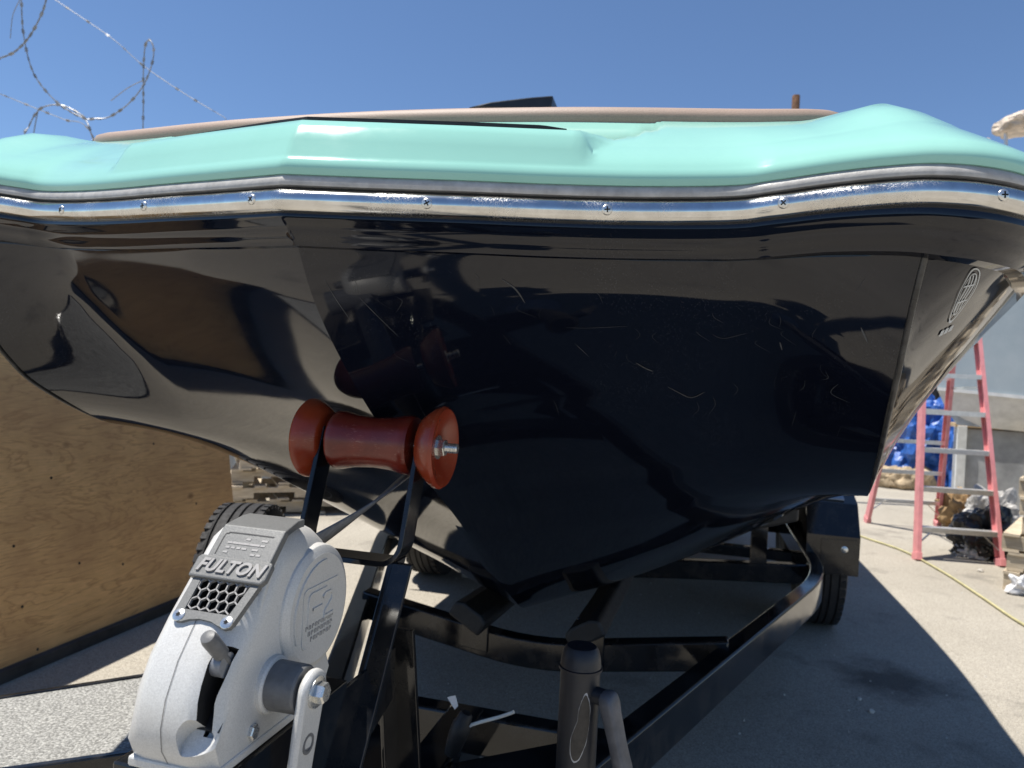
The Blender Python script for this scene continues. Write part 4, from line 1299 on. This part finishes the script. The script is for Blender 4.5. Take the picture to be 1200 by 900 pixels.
strand([(45, -15), (65, 0), (130, 44), (168, 77), (215, 109), (262, 137), (300, 160)], 7.6, 0.004, 'barbed_wire', 'long straight barbed wire running diagonally down across the sky', 0.22, start=(-6.35, 7.62, 5.95), end=(0.2, 7.66, 3.15))
strand([(-30, 100), (0, 110), (42, 127), (75, 140), (105, 153)], 7.5, 0.0045, 'barbed_wire', 'short barbed wire sloping down at the left edge', 0.22, start=(-6.35, 7.62, 4.35), end=(-4.3, 7.6, 2.98))
strand([(26, -12), (23, 0), (15, 18), (12, 45)], 7.4, 0.004, 'loose_wire', 'loose wire end hanging in the top left corner')
strand([(168, 94), (150, 103), (130, 118)], 7.0, 0.004, 'loose_wire', 'short loose wire end branching from the big razor loop')
strand([(45, 128), (42, 142), (39, 160)], 6.9, 0.005, 'loose_wire', 'short upright wire beside the low razor hoop')
# --- rusty pole far behind the boat
p = at(933, 112, 8.5)
MB().lathe(Vector((p.x, p.y, 0)), UP, [(0, 0.048), (p.z - 0.01, 0.045), (p.z, 0.04)], 16)
pole = MB().lathe(Vector((p.x, p.y, 0)), UP, [(0, 0.048), (p.z - 0.01, 0.045), (p.z, 0.04), (p.z, 0.0)], 16).build('rusty_pole', 'rust', smooth=40)
tag(pole, 'rusty brown pole top poking up behind the tan bolster', 'pole')

# --- step ladder
FL, FR, RL, RR = gnd(1072, 656), gnd(1175, 664), gnd(1014, 612), gnd(1100, 617)
lad = empty('step_ladder', (FL + FR + RL + RR) / 4)
tag(lad, 'faded pink fibreglass step ladder with aluminium steps standing open', 'ladder')
TOPH = 2.45
tc = ((FL + FR) / 2).lerp((RL + RR) / 2, 0.42) + UP * TOPH
wd = (FR - FL).normalized()
bd = wd.cross(UP)
if bd.y < 0: bd = -bd
tops = {'fl': tc - wd * 0.19 - bd * 0.04, 'fr': tc + wd * 0.19 - bd * 0.04, 'rl': tc - wd * 0.17 + bd * 0.06, 'rr': tc + wd * 0.17 + bd * 0.06}
def rail_bar(a, b, sgn, nm='rail'):
    d = (b - a).normalized()
    s_ = (wd - d * wd.dot(d)).normalized()
    f_ = d.cross(s_).normalized()
    # C channel open inwards
    prof = [(0, -0.042), (0, 0.042), (-0.03 * sgn, 0.042), (-0.03 * sgn, 0.036), (-0.006 * sgn, 0.036), (-0.006 * sgn, -0.036), (-0.03 * sgn, -0.036), (-0.03 * sgn, -0.042)]
    MB().sweep([a, b], prof, s_, f_).build(nm, 'pink_fibreglass', lad)
    MB().box(a + d * 0.03 - s_ * 0.015 * sgn, s_ * 0.022, f_ * 0.046, d * 0.03).build('foot', 'pink_fibreglass', lad, bevel=0.004)
rail_bar(FL, tops['fl'], -1); rail_bar(FR, tops['fr'], 1); rail_bar(RL, tops['rl'], -1); rail_bar(RR, tops['rr'], 1)
for k in range(7):
    z = 0.25 + 0.305 * k
    a, b = FL.lerp(tops['fl'], z / TOPH), FR.lerp(tops['fr'], z / TOPH)
    st = (b - a).normalized()
    MB().box((a + b) / 2 + UP * 0.0, st * ((b - a).length / 2 - 0.004), bd * 0.042, UP * 0.004).box((a + b) / 2 - bd * 0.040 - UP * 0.018, st * ((b - a).length / 2 - 0.004), bd * 0.003, UP * 0.016).build('step', 'aluminium', lad)
    z = 0.24 + 0.305 * k
    a, b = RL.lerp(tops['rl'], z / TOPH), RR.lerp(tops['rr'], z / TOPH)
    st = (b - a).normalized()
    MB().box((a + b) / 2, st * ((b - a).length / 2 - 0.004), bd * 0.012, UP * 0.018).build('cross_bar', 'aluminium', lad)
for a, tp, sg in ((FL, 'fl', 1), (FR, 'fr', -1), (RL, 'rl', 1), (RR, 'rr', -1)):
    p1 = a.lerp(tops[tp], 0.045) + wd * sg * 0.01
    p2 = a.lerp(tops[tp], 0.25 / TOPH) + wd * sg * 0.15 
    MB().sweep([p1, p2], [(-0.010, -0.003), (0.010, -0.003), (0.010, 0.003), (-0.010, 0.003)], bd, (p2 - p1).normalized().cross(bd)).build('brace', 'aluminium', lad)
for tpf, tpr, f0, r0_ in (('fl', 'rl', FL, RL), ('fr', 'rr', FR, RR)):
    a, b = f0.lerp(tops[tpf], 0.56), r0_.lerp(tops[tpr], 0.56)
    MB().sweep([a, b], [(-0.012, -0.003), (0.012, -0.003), (0.012, 0.003), (-0.012, 0.003)], UP, wd).build('spreader', 'aluminium', lad)
MB().box(tc + UP * 0.02, wd * 0.23, bd * 0.11, UP * 0.03).build('top_cap', 'pink_fibreglass', lad, bevel=0.01)

# --- yellow hose on the ground
hp = spline([gnd(990, 622, 0.012), gnd(1020, 632, 0.012), (gnd(1060, 646, 0.012)), gnd(1105, 670, 0.012), gnd(1150, 699, 0.012), gnd(1205, 735, 0.012), gnd(1330, 800, 0.012), gnd(1600, 960, 0.012)], 60)
tag(MB().tube(hp, 0.008, 8).build('yellow_hose', 'yellow_hose', smooth=60), 'thin yellow hose lying across the sunlit ground by the ladder', 'hose')

# --- pallets
def pallet_proto(L=1.2, W_=1.0):
    parts = []
    st = MB().box((0, 0, 0.0445 + 0.016), Vector((L / 2, 0, 0)), Vector((0, 0.019, 0)), Vector((0, 0, 0.0445)))
    # notches as real gaps: build stringer from three blocks and a bar
    sm = MB()
    for x in (-L / 2 + 0.09, 0, L / 2 - 0.09): sm.box((x, 0, 0.0445), Vector((0.09, 0, 0)), Vector((0, 0.022, 0)), Vector((0, 0, 0.0445)))
    sm.box((0, 0, 0.068), Vector((L / 2, 0, 0)), Vector((0, 0.0215, 0)), Vector((0, 0, 0.021)))
    bd_ = MB().box((0, 0, 0), Vector((0.046, 0, 0)), Vector((0, W_ / 2, 0)), Vector((0, 0, 0.0085)))
    def mesh(mb, nm):
        me = bpy.data.meshes.new(nm)
        me.from_pydata([tuple(p) for p in mb.v], [], mb.f)
        me.materials.append(M['pallet_wood'])
        return me
    return mesh(sm, 'stringer'), mesh(bd_, 'deck_board'), L, W_
PM = pallet_proto()
def pallet(loc, rz, label, group):
    e = empty('wood_pallet', loc)
    e.rotation_euler = (random.uniform(-.008, .008), random.uniform(-.008, .008), rz)
    tag(e, label, 'pallet', group)
    sm, bm_, L, W_ = PM
    def child(nm, me, p, rz_=0):
        o = bpy.data.objects.new(nm, me)
        COL.objects.link(o)
        o.parent = e
        o.location = p
        o.rotation_euler = (0, 0, rz_)
    for y in (-W_ / 2 + 0.03, 0, W_ / 2 - 0.03): child('stringer', sm, (0, y, 0.0175))
    for i in range(7):
        child('deck_board', bm_, (-L / 2 + 0.05 + (L - 0.1) * i / 6 + random.uniform(-.008, .008), random.uniform(-.012, .012), 0.1155), random.uniform(-.012, .012))
    for i in (0, 2, 4, 6):
        child('deck_board', bm_, (-L / 2 + 0.05 + (L - 0.1) * i / 6, random.uniform(-.012, .012), 0.0088), random.uniform(-.01, .01))
    return e
pb = gnd(1174, 690)
ang = math.radians(-42)
ex_, ey_ = Vector((math.cos(ang), math.sin(ang), 0)), Vector((-math.sin(ang), math.cos(ang), 0))
nm_ = ['lowest pallet on the ground', 'second pallet from the ground', 'third pallet from the ground', 'fourth pallet from the ground', 'fifth pallet from the ground', 'sixth pallet from the ground', 'topmost pallet']
for k in range(7):
    off = [(0.0, 0), (0.01, .02), (-.02, .01), (0.10, .03), (0.07, -.02), (0.05, .02), (0.09, 0)][k]
    c = pb + ex_ * (0.6 + off[0]) + ey_ * (0.5 + off[1]) + UP * 0.126 * k
    pallet(c, ang + random.uniform(-.03, .03), nm_[k] + ' in the stack at the right edge', 'pallets stacked at the right edge')
c0 = at(330, 590, 6.3)
for k in range(5):
    pallet(Vector((c0.x + 0.1 + random.uniform(-.05, .05), 6.5, 0.126 * k)), math.radians(20) + random.uniform(-.1, .1), ('bottom', 'second', 'third', 'fourth', 'top')[k] + ' pallet of the low stack behind the red roller bracket', 'pallets stacked behind the trailer')

# --- crumpled things
def crumple(name, c, rad, mat, label, cat, seed, amp=0.35, sub=4, freq=2.6, flat=0.0, parent=None):
    bm = bmesh.new()
    bmesh.ops.create_icosphere(bm, subdivisions=sub, radius=1.0)
    for v in bm.verts:
        d = v.co.normalized()
        q = d * freq + Vector((seed * 3.1, seed * 1.7, seed))
        k = 1 + amp * mnoise.noise(q) + amp * 0.35 * (0.5 - abs(mnoise.noise(q * 1.9))) + amp * 0.16 * (0.5 - abs(mnoise.noise(q * 3.7)))
        v.co = Vector((d.x * rad[0], d.y * rad[1], d.z * rad[2])) * k
    zmin = -rad[2] * 0.55
    for v in bm.verts:
        if v.co.z < zmin: v.co.z = zmin + (v.co.z - zmin) * 0.05
    me = bpy.data.meshes.new(name)
    lo = min(v.co.z for v in bm.verts)
    for v in bm.verts: v.co.z -= lo
    bm.to_mesh(me); bm.free()
    me.materials.append(M[mat])
    o = bpy.data.objects.new(name, me)
    COL.objects.link(o)
    o.location = c
    return tag(o, label, cat)
def on(px, py): 
    p = gnd(px, py)
    return p
crumple('blue_tarp', on(1078, 566), (0.56, 0.5, 0.80), 'blue_tarp', 'tall heap of bright blue tarp behind the ladder', 'tarp', 3, 0.45, 5, 3.0)
crumple('blue_tarp', on(1124, 572), (0.36, 0.4, 0.95), 'blue_tarp', 'narrower blue tarp bundle between the ladder rails, beside the grey panel', 'tarp', 8, 0.45, 5, 3.0)
for px, py, sd_, lb in ((1041, 571, 11, 'tan sandbag nearest the navy hull, behind the ladder'), (1059, 573, 12, 'middle tan sandbag below the blue tarp'), (1078, 570, 13, 'tan sandbag beside the rear ladder leg')):
    crumple('sandbag', on(px, py), (0.20, 0.16, 0.19), 'burlap', lb, 'sandbag', sd_, 0.3, 4, 2.0)
crumple('rag_heap', on(1131, 622), (0.20, 0.16, 0.24), 'cardboard', 'brown crumpled cardboard heap behind the black plastic', 'cardboard', 21, 0.6, 4, 3.5)
crumple('rag_heap', on(1112, 610), (0.10, 0.10, 0.16), 'grey_panel', 'small grey lump left of the brown cardboard', 'rubbish', 23, 0.5, 4, 2.5)
crumple('plastic_sheet', on(1155, 652), (0.26, 0.20, 0.22), 'black_film', 'crumpled black plastic sheet under the ladder steps', 'plastic', 31, 0.6, 5, 2.4)
crumple('plastic_sheet', on(1163, 632), (0.24, 0.16, 0.26), 'grey_vinyl', 'grey plastic sheet heaped on the black plastic', 'plastic', 33, 0.6, 5, 2.4)
crumple('plastic_bag', on(1133, 652), (0.08, 0.06, 0.065), 'white_film', 'white plastic scrap left of the black plastic', 'plastic', 35, 0.7, 4, 3.6)
crumple('plastic_bag', on(1146, 655), (0.06, 0.05, 0.06), 'white_film', 'smaller white plastic scrap in front of the black plastic', 'plastic', 36, 0.7, 4, 3.6)
crumple('plastic_bag', on(1200, 697), (0.08, 0.07, 0.075), 'white_film', 'white crumpled bag at the right edge before the pallets', 'bag', 37, 0.7, 4, 2.0)
# grey panel with white frame and a plank on top
gb = gnd(1150, 592)
pnl = empty('grey_cabinet', gb)
tag(pnl, 'grey cabinet panel with white corner post behind the ladder', 'cabinet')
gx, gy = Vector((0.93, -0.36, 0)), Vector((0.36, 0.93, 0))
MB().box(gb + UP * 0.48 + gx * 0.08, gx * 0.36, gy * 0.3, UP * 0.47).build('body', 'grey_panel', pnl, bevel=0.01)
MB().box(gb + UP * 0.49 - gx * 0.315 - gy * 0.33, gx * 0.05, gy * 0.03, UP * 0.49).build('corner_post', 'white_paint', pnl, bevel=0.004)
MB().box(gb + UP * 0.985 + gx * 0.05 - gy * 0.05, gx * 0.44, gy * 0.30, UP * 0.022).build('plank', 'lumber', pnl)
# dark container behind
ct = empty('storage_container', Vector((9.6, 16.5, 0)))
tag(ct, 'dark storage container wall far behind the blue tarp', 'container')
MB().box((9.6, 16.5, 1.3), Vector((3.4, 0, 0)), Vector((0, 1.2, 0)), Vector((0, 0, 1.28))).build('body', 'dark_wall', ct)
for k in range(28):
    MB().box((6.35 + k * 0.24, 15.28, 1.3), Vector((0.06, 0, 0)), Vector((0, 0.02, 0)), Vector((0, 0, 1.2))).build('wall_rib', 'dark_wall', ct)

# --- second boat on the right
rb = empty('parked_boat', Vector((6.8, 7.4, 0)))
tag(rb, 'pale grey blue boat hull parked behind the ladder at the right edge', 'boat')
def rbp(x, y, z): return Vector((4.22 + x, 7.4 + y - 0.06 * x, z))
rows_t, rows_b = [], []
for i in range(25):
    t = i / 24
    x = 6.5 * t
    hwid = 1.2 * (1 - (1 - min(1, t * 2.2)) ** 2.2)
    zs = 3.05 - 0.35 * t
    zc = 1.38 - 0.18 * min(1, t * 3)
    zk = 1.02 - 0.08 * min(1, t * 4)
    xs = 0.0 + x
    xk = 0.42 + x * (6.08 / 6.5)
    wc = hwid * 0.82
    rows_t.append([rbp(xs, -hwid, zs), rbp(lerp(xs, xs + 0.16, 1 - t), -lerp(hwid, wc, .5) * 1.0, lerp(zs, zc, .5)), rbp(xs + 0.2 * (1 - t), -wc, zc), ])
    rows_b.append([rbp(xs + 0.2 * (1 - t), -wc, zc), rbp(lerp(xs + 0.2 * (1 - t), xk, .5), -wc * 0.55, lerp(zc, zk, .62)), rbp(xk, 0, zk)])
def mirror_rows(rows):
    return [[Vector((p.x, 2 * (7.4 - 0.06 * (p.x - 4.22)) - p.y, p.z)) for p in r] for r in rows]
tb = MB().grid(rows_t).grid(mirror_rows(rows_t))
tb.build('topsides', 'pale_hull_paint', rb, smooth=50)
MB().grid(rows_b).grid(mirror_rows(rows_b)).build('bottom', 'white_paint', rb, smooth=50)
deckr = [r[0] for r in rows_t]
MB().grid([[a, b] for a, b in zip(deckr, [r[0] for r in mirror_rows(rows_t)])]).build('foredeck', 'white_paint', rb)
strp = [[r[2] + Vector((-0.004, -0.012, 0.02)), r[2] + Vector((-0.004, -0.012, -0.015))] for r in rows_t]
MB().grid(strp).build('chine_stripe', 'white_paint', rb, solid=0.012)
for x in (1.6, 4.6):
    MB().box(rbp(x, 0, 0.40), Vector((0.22, 0, 0)), Vector((0, 0.25, 0)), Vector((0, 0, 0.40))).build('keel_block', 'lumber', rb)
# rolled canvas on the parked boat's frame
cp = at(1182, 152, 6.6)
for dx in (0.0, 0.9):
    for dy in (-0.3, 0.9):
        MB().tube([Vector((cp.x + dx, cp.y + dy + 0.25, 2.8)), Vector((cp.x + dx, cp.y + dy * 0.2 + 0.1, cp.z + 0.02))], 0.016, 8).build('canopy_pole', 'aluminium', rb)
crumple('canvas_roll', cp - UP * 0.02 + Vector((0.10, 0, 0)), (0.15, 0.2, 0.11), 'canvas', 'crumpled beige canvas bundle showing above the mint corner', 'canvas', 41, 0.40, 5, 1.7)
# --- small litter on the ground
peb = [(545, 676, 0.024, 'pale pebble in the shadow left of the keel'), (678, 735, 0.017, 'pale pebble behind the jack post'), (1021, 835, 0.012, 'small white pebble in the boat shadow at lower right'), (1149, 670, 0.020, 'white pebble on sunlit ground below the ladder'), (1007, 820, 0.010, 'dark speck beside the white pebble in the shadow')]
for i, (px, py, r_, lb) in enumerate(peb):
    crumple('pebble', gnd(px, py), (r_, r_ * 0.8, r_ * 0.7), 'pebble', lb, 'pebble', 50 + i, 0.4, 2, 1.5)

gr = MB()
for k in range(900):
    y = random.uniform(1.6, 8.0)
    x = random.uniform(-1.9, 0.62 * y + 0.6)
    r = random.choice((0.0015, 0.002, 0.0025, 0.003, 0.005))
    c = Vector((x, y, r * 0.5))
    a = random.uniform(0, 6.28)
    e = [c + Vector((math.cos(a + t) * r * random.uniform(.7, 1.5), math.sin(a + t) * r * random.uniform(.7, 1.5), -r * 0.6)) for t in (0, 1.57, 3.14, 4.71)]
    gr.add(e + [c + UP * r * random.uniform(.4, 1)], [(0, 1, 4), (1, 2, 4), (2, 3, 4), (3, 0, 4)])
tag(gr.build('loose_grit', 'pebble', fix=False), 'scattered pale loose grit on the asphalt', 'grit', kind='stuff')
